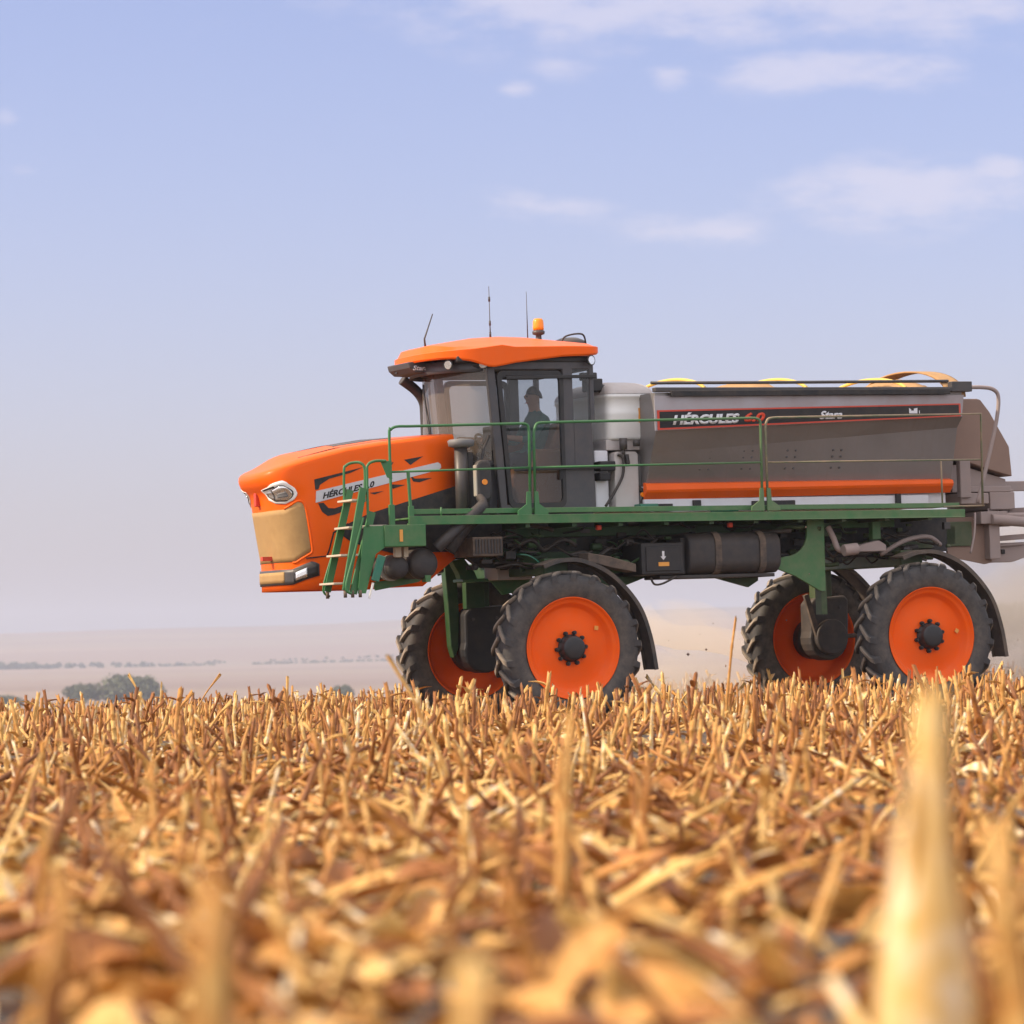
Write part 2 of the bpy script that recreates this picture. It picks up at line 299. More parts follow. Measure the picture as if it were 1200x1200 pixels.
def lettering(name, body, mat, parent, u0, u1, w0, w1, v, shear=0.0, bold=0.0, slope=0.0, normal=-1, extrude=0.003):
    """solid letters stretched into u0..u1 x w0..w1 on the plane y = v, facing -y, baseline slope in w per u"""
    cu = bpy.data.curves.new(name, 'FONT'); cu.body = body; cu.size = 1; cu.shear = shear; cu.offset = bold; cu.extrude = 0.0; cu.resolution_u = 3
    to = bpy.data.objects.new(name+'_curve', cu); COL.objects.link(to)
    dg = bpy.context.evaluated_depsgraph_get(); me = bpy.data.meshes.new_from_object(to.evaluated_get(dg))
    bpy.data.objects.remove(to, do_unlink=True)
    xs = [p.co.x for p in me.vertices]; ys = [p.co.y for p in me.vertices]
    ax, bx, ay, by = min(xs), max(xs), min(ys), max(ys)
    for p in me.vertices:
        u = u0+(p.co.x-ax)/(bx-ax)*(u1-u0); w = w0+(p.co.y-ay)/(by-ay)*(w1-w0)+slope*(u-u0)
        p.co = (u, v, w)
    me.materials.append(M[mat]); me.name = name
    o = bpy.data.objects.new(name, me); COL.objects.link(o); o.parent = parent
    md = o.modifiers.new('solid', 'SOLIDIFY'); md.thickness = extrude; md.offset = 0
    return o

# ------------------------------------------------------------------ terrain
GX = math.tan(R_(1.6))
def smooth(a, b, x):
    t = min(max((x-a)/(b-a), 0), 1); return t*t*(3-2*t)
_ph = [(rng.uniform(0, 6.3), rng.uniform(0, 6.3)) for _ in range(8)]
def gz(x, y):
    """height of the ground (numpy arrays or floats)"""
    x = np.asarray(x, float); y = np.asarray(y, float)
    near = GX*np.clip(x, -30, 30)*np.clip(y/43.0, 0.15, 1.0) - 0.016
    bump = 0.025*np.sin(x*1.9+_ph[0][0])*np.sin(y*0.9+_ph[0][1])+0.02*np.sin(x*0.7+y*1.3+_ph[1][0])+0.015*np.sin(2.3*y-1.1*x+_ph[2][0])
    yk = np.array([-50, 58, 75, 110, 220, 450, 750, 1300, 2500, 3700, 4700, 5700, 6800, 9000]); zk = np.array([0, 0, -.35, -1.4, -5.0, -8.5, -10, -11, -6, 7, 40, 76, 91, 90])
    far = np.interp(y, yk, zk)
    t = np.clip((y-1500)/4500, 0, 1)
    roll = t*(np.clip(x, -2500, 1500)*0.018+5.0*np.sin(x/610.+1.0)+2.6*np.sin(x/210.+y/900.)+1.0*np.sin(x/83.+2.0))
    fade = np.clip(1-(y-45)/60, 0, 1)
    bump = bump+0.24*np.exp(-(np.maximum(y, -2)/9.0)**2)+0.10*np.exp(-((y-33)/7.0)**2)
    return near*np.clip(1-(y-60)/300, 0, 1)+bump*fade+far+roll
def ground():
    ys = np.concatenate([np.linspace(-40, -2, 12), np.linspace(-1, 80, 180), np.geomspace(82, 8800, 130)])
    ts = np.linspace(-1, 1, 181); ts = np.sign(ts)*np.abs(ts)**1.6
    X = ts[None, :]*(45+0.6*np.maximum(ys, 0))[:, None]; Y = np.repeat(ys[:, None], len(ts), 1)
    Z = gz(X, Y); nr, nc = X.shape
    co = np.stack([X, Y, Z], -1).reshape(-1, 3)
    i = np.arange(nr*nc).reshape(nr, nc); q = np.stack([i[:-1, :-1], i[:-1, 1:], i[1:, 1:], i[1:, :-1]], -1).reshape(-1, 4)
    o = rawmesh('field_ground', co, q, mat_ground()); o['kind'] = 'structure'; return o
def rawmesh(name, co, quads, mat, rnd=None, smooth=True, parent=None):
    me = bpy.data.meshes.new(name); nv, nf = len(co), len(quads)
    me.vertices.add(nv); me.vertices.foreach_set('co', np.ascontiguousarray(co, np.float32).ravel())
    me.loops.add(nf*4); me.loops.foreach_set('vertex_index', np.ascontiguousarray(quads, np.int32).ravel())
    me.polygons.add(nf); me.polygons.foreach_set('loop_start', np.arange(0, nf*4, 4, dtype=np.int32))
    me.polygons.foreach_set('use_smooth', np.full(nf, smooth))
    me.update(calc_edges=True); me.materials.append(mat)
    if rnd is not None:
        a = me.attributes.new('rnd', 'FLOAT', 'POINT'); a.data.foreach_set('value', np.ascontiguousarray(rnd, np.float32))
    o = bpy.data.objects.new(name, me); COL.objects.link(o)
    if parent: o.parent = parent
    return o
def mat_ground():
    m, nt, b, o = newmat('field_soil_and_far_fields')
    g = N(nt, 'ShaderNodeNewGeometry'); sp = N(nt, 'ShaderNodeSeparateXYZ'); L(nt, g.outputs['Position'], sp.inputs[0])
    n1 = N(nt, 'ShaderNodeTexNoise'); n1.inputs['Scale'].default_value = 3.0; n1.inputs['Detail'].default_value = 9; n1.inputs['Roughness'].default_value = 0.7; L(nt, g.outputs['Position'], n1.inputs[0])
    cr = N(nt, 'ShaderNodeValToRGB'); L(nt, n1.outputs[0], cr.inputs[0])
    e = cr.color_ramp.elements; e[0].position = 0.38; e[0].color = (0.030, 0.027, 0.027, 1); e[1].position = 0.66; e[1].color = (0.19, 0.12, 0.065, 1)
    x = cr.color_ramp.elements.new(0.5); x.color = (0.075, 0.052, 0.036, 1)
    # distant fields: long strips of different crops
    mp = N(nt, 'ShaderNodeMapping'); mp.inputs['Scale'].default_value = (0.0011, 0.0032, 0.0); mp.inputs['Rotation'].default_value = (0, 0, 0.12); L(nt, g.outputs['Position'], mp.inputs[0])
    vo = N(nt, 'ShaderNodeTexVoronoi'); vo.inputs['Scale'].default_value = 1.0; L(nt, mp.outputs[0], vo.inputs[0])
    sc = N(nt, 'ShaderNodeSeparateColor'); L(nt, vo.outputs['Color'], sc.inputs[0])
    cf = N(nt, 'ShaderNodeValToRGB'); L(nt, sc.outputs[0], cf.inputs[0]); e = cf.color_ramp.elements
    e[0].position = 0.0; e[0].color = (0.20, 0.125, 0.085, 1); e[1].position = 1.0; e[1].color = (0.13, 0.11, 0.07, 1)
    for p_, c_ in ((0.35, (0.26, 0.18, 0.12, 1)), (0.6, (0.17, 0.105, 0.075, 1)), (0.8, (0.23, 0.165, 0.105, 1))): k = e.new(p_); k.color = c_
    n2 = N(nt, 'ShaderNodeTexNoise'); n2.inputs['Scale'].default_value = 0.008; n2.inputs['Detail'].default_value = 6; L(nt, g.outputs['Position'], n2.inputs[0])
    farc = mixc(nt, val(nt, 'MULTIPLY', n2.outputs[0], 0.5), cf.outputs[0], (0.22, 0.15, 0.10))
    t = N(nt, 'ShaderNodeMapRange'); L(nt, sp.outputs[1], t.inputs[0]); t.inputs[1].default_value = 75; t.inputs[2].default_value = 160
    L(nt, mixc(nt, t.outputs[0], cr.outputs[0], farc), b.inputs['Base Color']); b.inputs['Roughness'].default_value = 0.95
    bp = N(nt, 'ShaderNodeBump'); bp.inputs['Strength'].default_value = 0.7; bp.inputs['Distance'].default_value = 0.05; L(nt, n1.outputs[0], bp.inputs['Height']); L(nt, bp.outputs[0], b.inputs['Normal'])
    return m
ground()

def mat_straw(name='dry_corn_straw', vary=0.999):
    m = bpy.data.materials.new(name); m.use_nodes = True; nt = m.node_tree; nt.nodes.clear()
    o = N(nt, 'ShaderNodeOutputMaterial'); b = N(nt, 'ShaderNodeBsdfPrincipled'); b.inputs['Roughness'].default_value = 0.62
    at = N(nt, 'ShaderNodeAttribute', attribute_name='rnd'); oi = N(nt, 'ShaderNodeObjectInfo')
    g = N(nt, 'ShaderNodeNewGeometry')
    n1 = N(nt, 'ShaderNodeTexNoise'); n1.inputs['Scale'].default_value = 22; n1.inputs['Detail'].default_value = 4; L(nt, g.outputs['Position'], n1.inputs[0])
    f = val(nt, 'FRACT', val(nt, 'ADD', at.outputs['Fac'], val(nt, 'MULTIPLY', oi.outputs['Random'], vary)))
    f = val(nt, 'ADD', val(nt, 'MULTIPLY', f, 0.8), val(nt, 'MULTIPLY', val(nt, 'SUBTRACT', n1.outputs[0], 0.4), 0.55), clamp=True)
    cr = N(nt, 'ShaderNodeValToRGB'); L(nt, f, cr.inputs[0]); e = cr.color_ramp.elements
    e[0].position = 0.0; e[0].color = (0.19, 0.070, 0.021, 1); e[1].position = 1.0; e[1].color = (0.94, 0.88, 0.74, 1)
    for p_, c_ in ((0.28, (0.32, 0.112, 0.021, 1)), (0.55, (0.54, 0.25, 0.053, 1)), (0.79, (0.74, 0.48, 0.16, 1))): k = e.new(p_); k.color = c_
    L(nt, cr.outputs[0], b.inputs['Base Color'])
    tl = N(nt, 'ShaderNodeBsdfTranslucent'); L(nt, cr.outputs[0], tl.inputs[0])
    mx = N(nt, 'ShaderNodeMixShader'); mx.inputs[0].default_value = 0.14; L(nt, b.outputs[0], mx.inputs[1]); L(nt, tl.outputs[0], mx.inputs[2]); L(nt, mx.outputs[0], o.inputs[0])
    return m
M['straw'] = mat_straw(); M['tallstraw'] = mat_straw('pale_standing_straw', 0.0)

# ---- corn stubble templates
def ribbon(p0, dirs, w, twist, up0=(0, 0, 1)):
    """leaf strip: points along dirs, width w(t); returns verts, quads"""
    P = [Vector(p0)]
    for d in dirs: P.append(P[-1]+Vector(d))
    vs = []; n = len(P)
    for i, p in enumerate(P):
        d = (P[min(i+1, n-1)]-P[max(i-1, 0)]).normalized(); s = d.cross(Vector(up0))
        if s.length < 0.1: s = d.cross(Vector((1, 0.3, 0)))
        s.normalize(); nn = s.cross(d); a = twist*i/n
        s2 = s*math.cos(a)+nn*math.sin(a); t = i/(n-1)
        ww = w*(0.55+0.45*math.sin(math.pi*min(t*1.3+.15, 1)))*(1-0.75*max(0, t-.6)/.4)
        fold = nn*ww*0.35
        vs += [p-s2*ww/2+fold, p, p+s2*ww/2+fold]
    fs = []
    for i in range(n-1):
        for k in range(2): fs.append((i*3+k, i*3+k+1, i*3+k+4, i*3+k+3))
    return [tuple(v) for v in vs], fs
def stalk_template(h, r, lean, seed, nside=7):
    rr = random.Random(seed); vs = []; fs = []
    zs = [0, .3*h, .33*h, .36*h, .72*h, .75*h, .78*h, h]; k = [1.15, .95, 1.22, .95, .88, 1.12, .86, .82]
    for i, z in enumerate(zs):
        cx = lean[0]*(z/h)**1.5*h; cy = lean[1]*(z/h)**1.5*h
        for j in range(nside):
            a = 2*math.pi*j/nside; jag = (rr.uniform(-.16, .12)*min(h, .3)*0.5 if i == len(zs)-1 else 0)
            rad = r*k[i]*(rr.uniform(.6, 1.35) if i == len(zs)-1 else 1)
            vs.append((cx+rad*math.cos(a), cy+rad*math.sin(a)*.85, z+jag))
    for i in range(len(zs)-1):
        for j in range(nside): fs.append((i*nside+j, i*nside+(j+1) % nside, (i+1)*nside+(j+1) % nside, (i+1)*nside+j))
    # pith plug just under the broken top
    t0 = (len(zs)-2)*nside; c = len(vs); cz = .93*h; vs.append((lean[0]*h*.9, lean[1]*h*.9, cz))
    for j in range(0, nside-1, 2): fs.append((c, t0+nside+j, t0+nside+(j+1) % nside, t0+nside+(j+2) % nside))
    return vs, fs
def leaf_template(h, r, seed, lean=(0, 0)):
    rr = random.Random(seed); V = []; F = []
    for q in range(rr.choice([1, 1, 1, 2])):
        z = h*rr.choice([.34, .55, .75, .78]); a = rr.uniform(0, 6.28); ln = h*rr.uniform(.22, .60); n = 5
        el = rr.uniform(.1, 1.2); dirs = []
        for i in range(n):
            dirs.append((math.cos(a)*math.cos(el)*ln/n, math.sin(a)*math.cos(el)*ln/n, math.sin(el)*ln/n)); el -= rr.uniform(.0, .32); a += rr.uniform(-.2, .2)
        vs, fs = ribbon((math.cos(a)*r*.7+lean[0]*(z/h)**1.5*h, math.sin(a)*r*.7+lean[1]*(z/h)**1.5*h, z), dirs, rr.uniform(.018, .045), rr.uniform(-2, 2)); b = len(V); V += vs; F += [tuple(b+i for i in f) for f in fs]
    return V, F
TPL = []
for k in range(14):
    h = [.20, .27, .32, .30, .24, .36, .17, .29, .33, .22, .28, .26, .40, .14][k]; r = random.uniform(.012, .020)
    ln = (random.uniform(-.16, .16), random.uniform(-.12, .12)) if k % 4 else (random.uniform(-.8, .8), random.uniform(-.5, .5))
    sv, sf = stalk_template(h, r, ln, 100+k); lv, lf = leaf_template(h, r, 200+k, ln)
    TPL.append((sv, sf, lv, lf))

def in_machine(x, y):       # wheel tracks stay clear of upright stalks
    c, s = math.cos(R_(24)), math.sin(R_(24)); dx, dy = x-0.746, y-43.039
    u = c*dx+s*dy; v = -s*dx+c*dy
    return ((-0.12 < v) & (v < 0.55) | (2.9 < v) & (v < 3.6)) & (u > -0.55)
def scatter():
    c, s = math.cos(R_(24)), math.sin(R_(24))
    P = []
    U = np.arange(-70, 90, 0.19); V = np.arange(-60, 80, 0.50)
    uu, vv = np.meshgrid(U, V); uu = uu+rng.normal(0, .09, uu.shape); vv = vv+rng.normal(0, .085, vv.shape)
    x = 0.746+c*uu-s*vv; y = 43.039+s*uu+c*vv
    keep = (y > 3.3) & (y < 72) & (np.abs(x) < 0.155*y+1.6) & (rng.random(x.shape) < np.interp(y, [3, 7, 20, 30], [.34, .42, .55, .9])) & ~in_machine(x, y)
    x, y = x[keep], y[keep]
    return x, y
sx, sy = scatter()
order = np.argsort(sy/(0.2+rng.random(len(sy))*.05)); sx, sy = sx[order], sy[order]
vis = np.abs(sx) < 0.143*sy+0.05
idx_vis = np.where(vis & (sy > 3.2))[0]
near_idx = set(idx_vis[:296].tolist())
proto = []
for k, (sv, sf, lv, lf) in enumerate(TPL):
    def tomesh(nm, vs, fs, off):
        me = bpy.data.meshes.new(nm); me.from_pydata(vs, [], fs); me.materials.append(M['straw']); me.polygons.foreach_set('use_smooth', [True]*len(fs))
        a = me.attributes.new('rnd', 'FLOAT', 'POINT'); a.data.foreach_set('value', [off]*len(vs)); me.update(); return me
    proto.append((tomesh('corn_stalk', sv, sf, 0.1), tomesh('dry_leaf', lv, lf, 0.45)))
def add_stalk(k, x, y, rz, sc, label, tilt=(0, 0), group=None, z=None, leaf=True):
    o = bpy.data.objects.new('corn_stalk', proto[k][0]); COL.objects.link(o)
    o.location = (x, y, (float(gz(x, y)) if z is None else z)-0.015); o.rotation_euler = (tilt[0], tilt[1], rz); o.scale = sc if isinstance(sc, tuple) else (sc, sc, sc)
    if leaf: l = bpy.data.objects.new('dry_leaf', proto[k][1]); COL.objects.link(l); l.parent = o
    tag(o, label, 'corn stalk', group); return o
AX, AY, AK, AR, AS = [], [], [], [], []
for i in range(len(sx)):
    k = int(rng.integers(len(TPL))); rz = rng.uniform(0, 6.28); sc = rng.uniform(.75, 1.25)*float(np.interp(sy[i], [2.5, 5, 9, 16, 26, 40], [.50, .62, .85, .95, 1.05, 1.22])); wsc = max(sc, .85)
    if i in near_idx:
        add_stalk(k, float(sx[i]), float(sy[i]), rz, (wsc, wsc, sc), 'cut tan corn stalk with ragged top among the near stubble', (rng.normal(0, .28), rng.normal(0, .28)), 'cut corn stalks of the near stubble', leaf=k % 2 == 0)
    else: AX.append(sx[i]); AY.append(sy[i]); AK.append(k); AR.append(rz); AS.append(sc)
AX, AY, AK, AR, AS = map(np.array, (AX, AY, AK, AR, AS))
def merge(name, tpl_list, K, X, Y, Zr, S, tx, ty, mat, label, cat):
    cos_, qs_, rn_ = [], [], []; base = 0
    for k, (vs, fs) in enumerate(tpl_list):
        m = K == k; n = int(m.sum())
        if not n: continue
        v = np.array(vs, float); f = np.array(fs, int)
        P = v[None]*S[m][:, None, None]
        cz, sz = np.cos(Zr[m])[:, None], np.sin(Zr[m])[:, None]
        a = P[..., 0]*cz-P[..., 1]*sz; b = P[..., 0]*sz+P[..., 1]*cz; c = P[..., 2]
        cx, sx_ = np.cos(tx[m])[:, None], np.sin(tx[m])[:, None]; b, c = b*cx-c*sx_, b*sx_+c*cx
        cy, sy_ = np.cos(ty[m])[:, None], np.sin(ty[m])[:, None]; a, c = a*cy+c*sy_, -a*sy_+c*cy
        g = gz(X[m], Y[m])
        co = np.stack([a+X[m][:, None], b+Y[m][:, None], c+g[:, None]-0.012], -1).reshape(-1, 3)
        q = (f[None]+(np.arange(n)*len(v))[:, None, None]).reshape(-1, 4)+base
        cos_.append(co); qs_.append(q); rn_.append(np.repeat(rng.random(n), len(v))); base += len(co)
    o = rawmesh(name, np.concatenate(cos_), np.concatenate(qs_), mat, np.concatenate(rn_))
    tag(o, label, cat, kind='stuff'); return o
full = [(sv+lv, sf+[tuple(len(sv)+i for i in f) for f in lf]) if k % 3 == 0 else (sv, sf) for k, (sv, sf, lv, lf) in enumerate(TPL)]
merge('corn_stubble', full, AK, AX, AY, AR, AS, rng.normal(0, .26, len(AX))*np.where(AY < 24, 1, .45), rng.normal(0, .26, len(AX))*np.where(AY < 24, 1, .45), M['straw'], 'golden cut corn stubble covering the field around the spreader', 'stubble')
# ---- chopped straw, leaves and husks lying on the ground
LT = []
for k in range(6):
    rr = random.Random(300+k); n = 4; a = 0; ln = rr.uniform(.12, .40); el = rr.uniform(-.1, .5); dirs = []
    for i in range(n): dirs.append((math.cos(a)*math.cos(el)*ln/n, math.sin(a)*math.cos(el)*ln/n, math.sin(el)*ln/n)); a += rr.uniform(-.15, .15); el -= rr.uniform(.0, .22)
    LT.append(ribbon((0, 0, .02), dirs, rr.uniform(.018, .062), rr.uniform(-1.2, 1.2)))
for k in range(9):       # papery husks and torn leaf blades, wide and curled
    rr = random.Random(500+k); n = 5; a = 0; ln = rr.uniform(.10, .24); el = rr.uniform(0, .7); dirs = []
    for i in range(n): dirs.append((math.cos(a)*math.cos(el)*ln/n, math.sin(a)*math.cos(el)*ln/n, math.sin(el)*ln/n)); a += rr.uniform(-.2, .2); el -= rr.uniform(.05, .4)
    LT.append(ribbon((0, 0, .015), dirs, rr.uniform(.05, .105), rr.uniform(-1.6, 1.6)))
for k in range(5):       # broken lengths of stalk lying about
    h = [.12, .2, .28, .16, .34, .24, .10, .3][k]; sv, sf = stalk_template(h*1.2, .014, (.1, .05), 400+k, 6); LT.append(([(z, y, x+.012) for x, y, z in sv], sf))
def litter():
    X, Y = [], []
    for y0, y1, dens in ((2.8, 4.5, 110), (4.5, 9, 115), (9, 16, 140), (16, 28, 120), (28, 46, 60), (46, 74, 35)):
        w = 0.158*y1+1.5; n = int((y1-y0)*2*w*dens); x = rng.uniform(-w, w, n); y = rng.uniform(y0, y1, n); k = np.abs(x) < 0.158*y+1.5; X.append(x[k]); Y.append(y[k])
    X = np.concatenate(X); Y = np.concatenate(Y); n = len(X)
    # leave bare patches of soil
    p = np.sin(X*1.5+Y*.5)*np.sin(Y*.9-X*.5+1)+rng.normal(0, .35, n); k = p > -.28; X, Y = X[k], Y[k]; n = len(X)
    merge('straw_litter', LT, rng.integers(0, len(LT), n), X, Y, rng.uniform(0, 6.28, n), rng.uniform(.6, 1.25, n), rng.normal(0, .26, n), rng.normal(0, .26, n), M['straw'], 'chopped straw and pale husks lying between the cut stalks', 'straw litter')
litter()
# ---- stalks that stand out from the rest
def big_stalk(x, y, ztop, r, lean, label, seed, sheath=True, fat=1.6, pale=.70):
    z0 = float(gz(x, y)); h = ztop-z0
    sv, sf = stalk_template(h, r, lean, seed, 12); me = bpy.data.meshes.new('corn_stalk'); me.from_pydata(sv, [], sf); me.materials.append(M['tallstraw']); me.polygons.foreach_set('use_smooth', [True]*len(sf))
    a = me.attributes.new('rnd', 'FLOAT', 'POINT'); a.data.foreach_set('value', [.62+.12*(seed % 3)]*len(sv))
    o = bpy.data.objects.new('corn_stalk', me); COL.objects.link(o); o.location = (x-lean[0]*h, y-lean[1]*h, z0-.02); tag(o, label, 'corn stalk')
    if sheath:
        V, F, A = [], [], []
        rr = random.Random(seed)
        for q in range(4):      # dry leaf sheaths wrapped round the stalk, tips standing away from it
            a0 = q*1.57+rr.uniform(0, .6); n = 9; top = h*rr.uniform(.7, .98); base = len(V)
            for i in range(n):
                t = i/(n-1); z = top*t; cx = lean[0]*(z/h)**1.5*h; cy = lean[1]*(z/h)**1.5*h; spread = 1.25*(1-t)+.25; rad = r*(fat+(1.05-fat)*t**1.5+.2*(q % 2))
                for k in range(5): aa = a0+(k-2)/2*spread; V.append((cx+rad*math.cos(aa), cy+rad*math.sin(aa), z)); A.append((pale if math.cos(a0) < .2 else pale-.52)+.1*t*math.sin(k*2.1+q))  # sheaths on the sunward side paler, the rest browner: sunlight put into the colour
            F += [(base+i*5+k, base+i*5+k+1, base+(i+1)*5+k+1, base+(i+1)*5+k) for i in range(n-1) for k in range(4)]
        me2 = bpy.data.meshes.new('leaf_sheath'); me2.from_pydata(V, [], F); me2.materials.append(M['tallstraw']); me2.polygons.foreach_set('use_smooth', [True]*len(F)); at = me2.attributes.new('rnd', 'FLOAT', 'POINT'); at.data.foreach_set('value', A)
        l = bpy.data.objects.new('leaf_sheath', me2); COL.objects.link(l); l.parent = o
    return o
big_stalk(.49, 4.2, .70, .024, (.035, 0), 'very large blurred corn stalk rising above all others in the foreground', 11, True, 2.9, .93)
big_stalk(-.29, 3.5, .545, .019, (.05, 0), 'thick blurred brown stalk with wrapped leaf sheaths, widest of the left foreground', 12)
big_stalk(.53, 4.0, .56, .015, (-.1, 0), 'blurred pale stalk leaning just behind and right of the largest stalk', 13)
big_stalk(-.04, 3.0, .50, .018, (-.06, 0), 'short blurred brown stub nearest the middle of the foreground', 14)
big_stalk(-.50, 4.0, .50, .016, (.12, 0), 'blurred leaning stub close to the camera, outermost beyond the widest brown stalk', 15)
big_stalk(.14, 9.0, .62, .013, (.05, .1), 'blurred upright stalk in the middle distance straight below the near front wheel', 16)
big_stalk(1.86, 30., 1.12, .012, (.10, 0), 'tall thin stalk rising in front of the far rear wheel', 21, False)
big_stalk(-.63, 18., .79, .011, (-.42, 0), 'pale stalk leaning left in front of the far front wheel', 22, False)
big_stalk(-4.30, 40., .70, .012, (-.40, 0), 'thin stalk leaning left against the round bush', 23, False)
big_stalk(-3.11, 38., .69, .010, (.55, 0), 'thin stalk leaning right over the valley, the last before the open field', 24, False)
big_stalk(-2.40, 38., .65, .016, (.02, 0), 'straight upright stalk on the field edge left of the front wheels', 25, False)
big_stalk(-3.83, 39., .60, .010, (.06, 0), 'short straight stalk between two leaning ones right of the bush', 26, False)

# ---- trees and bushes down in the valley
def mat_leaf(name, col):
    m, nt, b, o = newmat(name); g = N(nt, 'ShaderNodeNewGeometry'); n1 = N(nt, 'ShaderNodeTexNoise'); n1.inputs['Scale'].default_value = .6; n1.inputs['Detail'].default_value = 4; L(nt, g.outputs['Position'], n1.inputs[0])
    L(nt, mixc(nt, n1.outputs[0], tuple(c*.6 for c in col), tuple(c*1.5 for c in col)), b.inputs['Base Color']); b.inputs['Roughness'].default_value = .7; return m
M['leaf'] = mat_leaf('dull_green_leaves', (.075, .085, .032)); M['bark'] = paint('bark', (.12, .08, .05), .9, dust=.1, scale=1)
def crown_cloud(blobs, nl, ls, seed):
    """leaf-sized faces through the volume of several overlapping clumps"""
    r = np.random.default_rng(seed); C_ = []
    wts = np.array([b[3]**2 for b in blobs]); cnt = (nl*wts/wts.sum()).astype(int)
    for (x, y, z, rad), n in zip(blobs, cnt):
        d = r.normal(size=(n, 3)); d /= np.linalg.norm(d, axis=1)[:, None]; rr_ = rad*(.55+.5*r.random(n))[:, None]; C_.append(np.array([x, y, z])+d*rr_*np.array([1, 1, .85]))
    C_ = np.concatenate(C_); n = len(C_); a = r.normal(size=(n, 3)); a /= np.linalg.norm(a, axis=1)[:, None]; b = np.cross(a, r.normal(size=(n, 3))); b /= np.linalg.norm(b, axis=1)[:, None]
    s = ls*(.6+.8*r.random(n))[:, None]
    co = np.stack([C_-a*s-b*s*.5, C_+a*s-b*s*.5, C_+a*s+b*s*.5, C_-a*s+b*s*.5], 1).reshape(-1, 3); q = np.arange(4*n).reshape(-1, 4); return co, q
def tree(x, y, ztop, wid, label, seed, nm='tree', cat='tree', group=None):
    zg = float(gz(x, y))-.3; h = ztop-zg; rr = random.Random(seed); root_ = bpy.data.objects.new(nm, None); COL.objects.link(root_); root_.location = (x, y, zg); tag(root_, label, cat, group)
    m = MB(); m.tube(smoothpath([(0, 0, 0), (wid*.02, 0, h*.3), (-wid*.02, 0, h*.7)], 4), [wid*.03]*3+[wid*.022]*3+[wid*.016]*3, 7); bl = []
    for k in range(13):
        a = rr.uniform(0, 6.28); f = rr.uniform(.0, .36); zz = h*rr.uniform(.38, .86); rad = wid*rr.uniform(.12, .22)*(1.1-.45*abs(zz/h-.55)); p = (wid*f*math.cos(a), wid*f*math.sin(a), zz); bl.append((*p, rad)); m.tube([(0, 0, zz*.55), p], [wid*.014, wid*.006], 5)
    m.build('trunk', 'bark', root_)
    co, q = crown_cloud(bl, 5200, wid*.018, seed); rawmesh('crown', co, q, M['leaf'], smooth=False, parent=root_); return root_
tree(-139.9, 1300, -3.4, 30.0, 'round grey-green bush in the valley beyond the stubble, larger than the other bushes', 1, 'bush', 'bush')
tree(-156.5, 1305, -5.0, 16.0, 'low bush merging into the flank of the large round bush', 2, 'bush', 'bush')
tree(-168.0, 1200, -9.0, 14.0, 'small low bush standing farthest from the spreader', 3, 'bush', 'bush')
tree(-63.0, 1300, -6.6, 12.0, 'faint low bush in the valley nearest the front wheels of the spreader', 4, 'bush', 'bush')
tree(355.0, 2500, 40.0, 60.0, 'hazy tall tree showing beyond the tail of the spreader', 6)
bl = []
r_ = random.Random(9)
for k in range(260):
    if k < 80: x = r_.uniform(-640, -400)+r_.uniform(-40, 60)*(k % 2); rad = r_.uniform(3.0, 6.5)*(1 if x < -470 else .6)
    else: x = r_.uniform(-395, -300) if k < 150 else r_.uniform(-265, -80); rad = r_.uniform(.8, 1.5)
    y = 3560+.45*(x+400)+r_.uniform(-14, 14)+(0 if k % 4 else 160); bl.append((x, y, float(gz(x, y))+rad*.4, rad))
co, q = crown_cloud(bl, 20000, 1.3, 10); o = rawmesh('distant_woodland', co, q, M['leaf'], smooth=False); tag(o, 'blue-grey line of distant trees along the foot of the hills', 'woodland', kind='stuff')

# ---- haze over the whole landscape
m = MB(); m.box(-5600, 5600, -300, 8950, -60, 150); hz = m.build('haze', 'white', None)
hm = bpy.data.materials.new('dusty_haze'); hm.use_nodes = True; nt = hm.node_tree; nt.nodes.clear(); o_ = N(nt, 'ShaderNodeOutputMaterial'); pv = N(nt, 'ShaderNodeVolumePrincipled')
pv.inputs['Color'].default_value = (.61, .66, .78, 1); pv.inputs['Density'].default_value = .00020; pv.inputs['Anisotropy'].default_value = .2; L(nt, pv.outputs[0], o_.inputs['Volume'])
hz.data.materials.clear(); hz.data.materials.append(hm); hz['kind'] = 'stuff'; tag(hz, 'pale dusty haze lying over the valley and hills', 'haze')

# ---- dust and clods thrown up by the wheels
def ellipsoid(m, c, r, seed):
    rr = np.random.default_rng(seed); ph = rr.uniform(0, 6.3, 6); rows = []
    for i in range(17):
        a = math.pi*i/16; row = []
        for k in range(28):
            t = 2*math.pi*k/28; q = 1+.12*math.sin(3*t+ph[0]+2*a)+.10*math.sin(2*a*2+ph[1]+t)+.08*math.sin(5*t+ph[2]-3*a); p = (math.sin(a)*math.cos(t)*r[0]*q, math.sin(a)*math.sin(t)*r[1]*q, math.cos(a)*r[2]*q); row.append((c[0]+p[0], c[1]+p[1], max(.02, c[2]+p[2])))
        rows.append(row)
    m.grid(rows, closed=True)
dm = bpy.data.materials.new('airborne_dust'); dm.use_nodes = True; nt = dm.node_tree; nt.nodes.clear(); o_ = N(nt, 'ShaderNodeOutputMaterial'); pv = N(nt, 'ShaderNodeVolumePrincipled')
pv.inputs['Color'].default_value = (.86, .76, .64, 1); pv.inputs['Density'].default_value = .55; L(nt, pv.outputs[0], o_.inputs['Volume'])
m = MB()
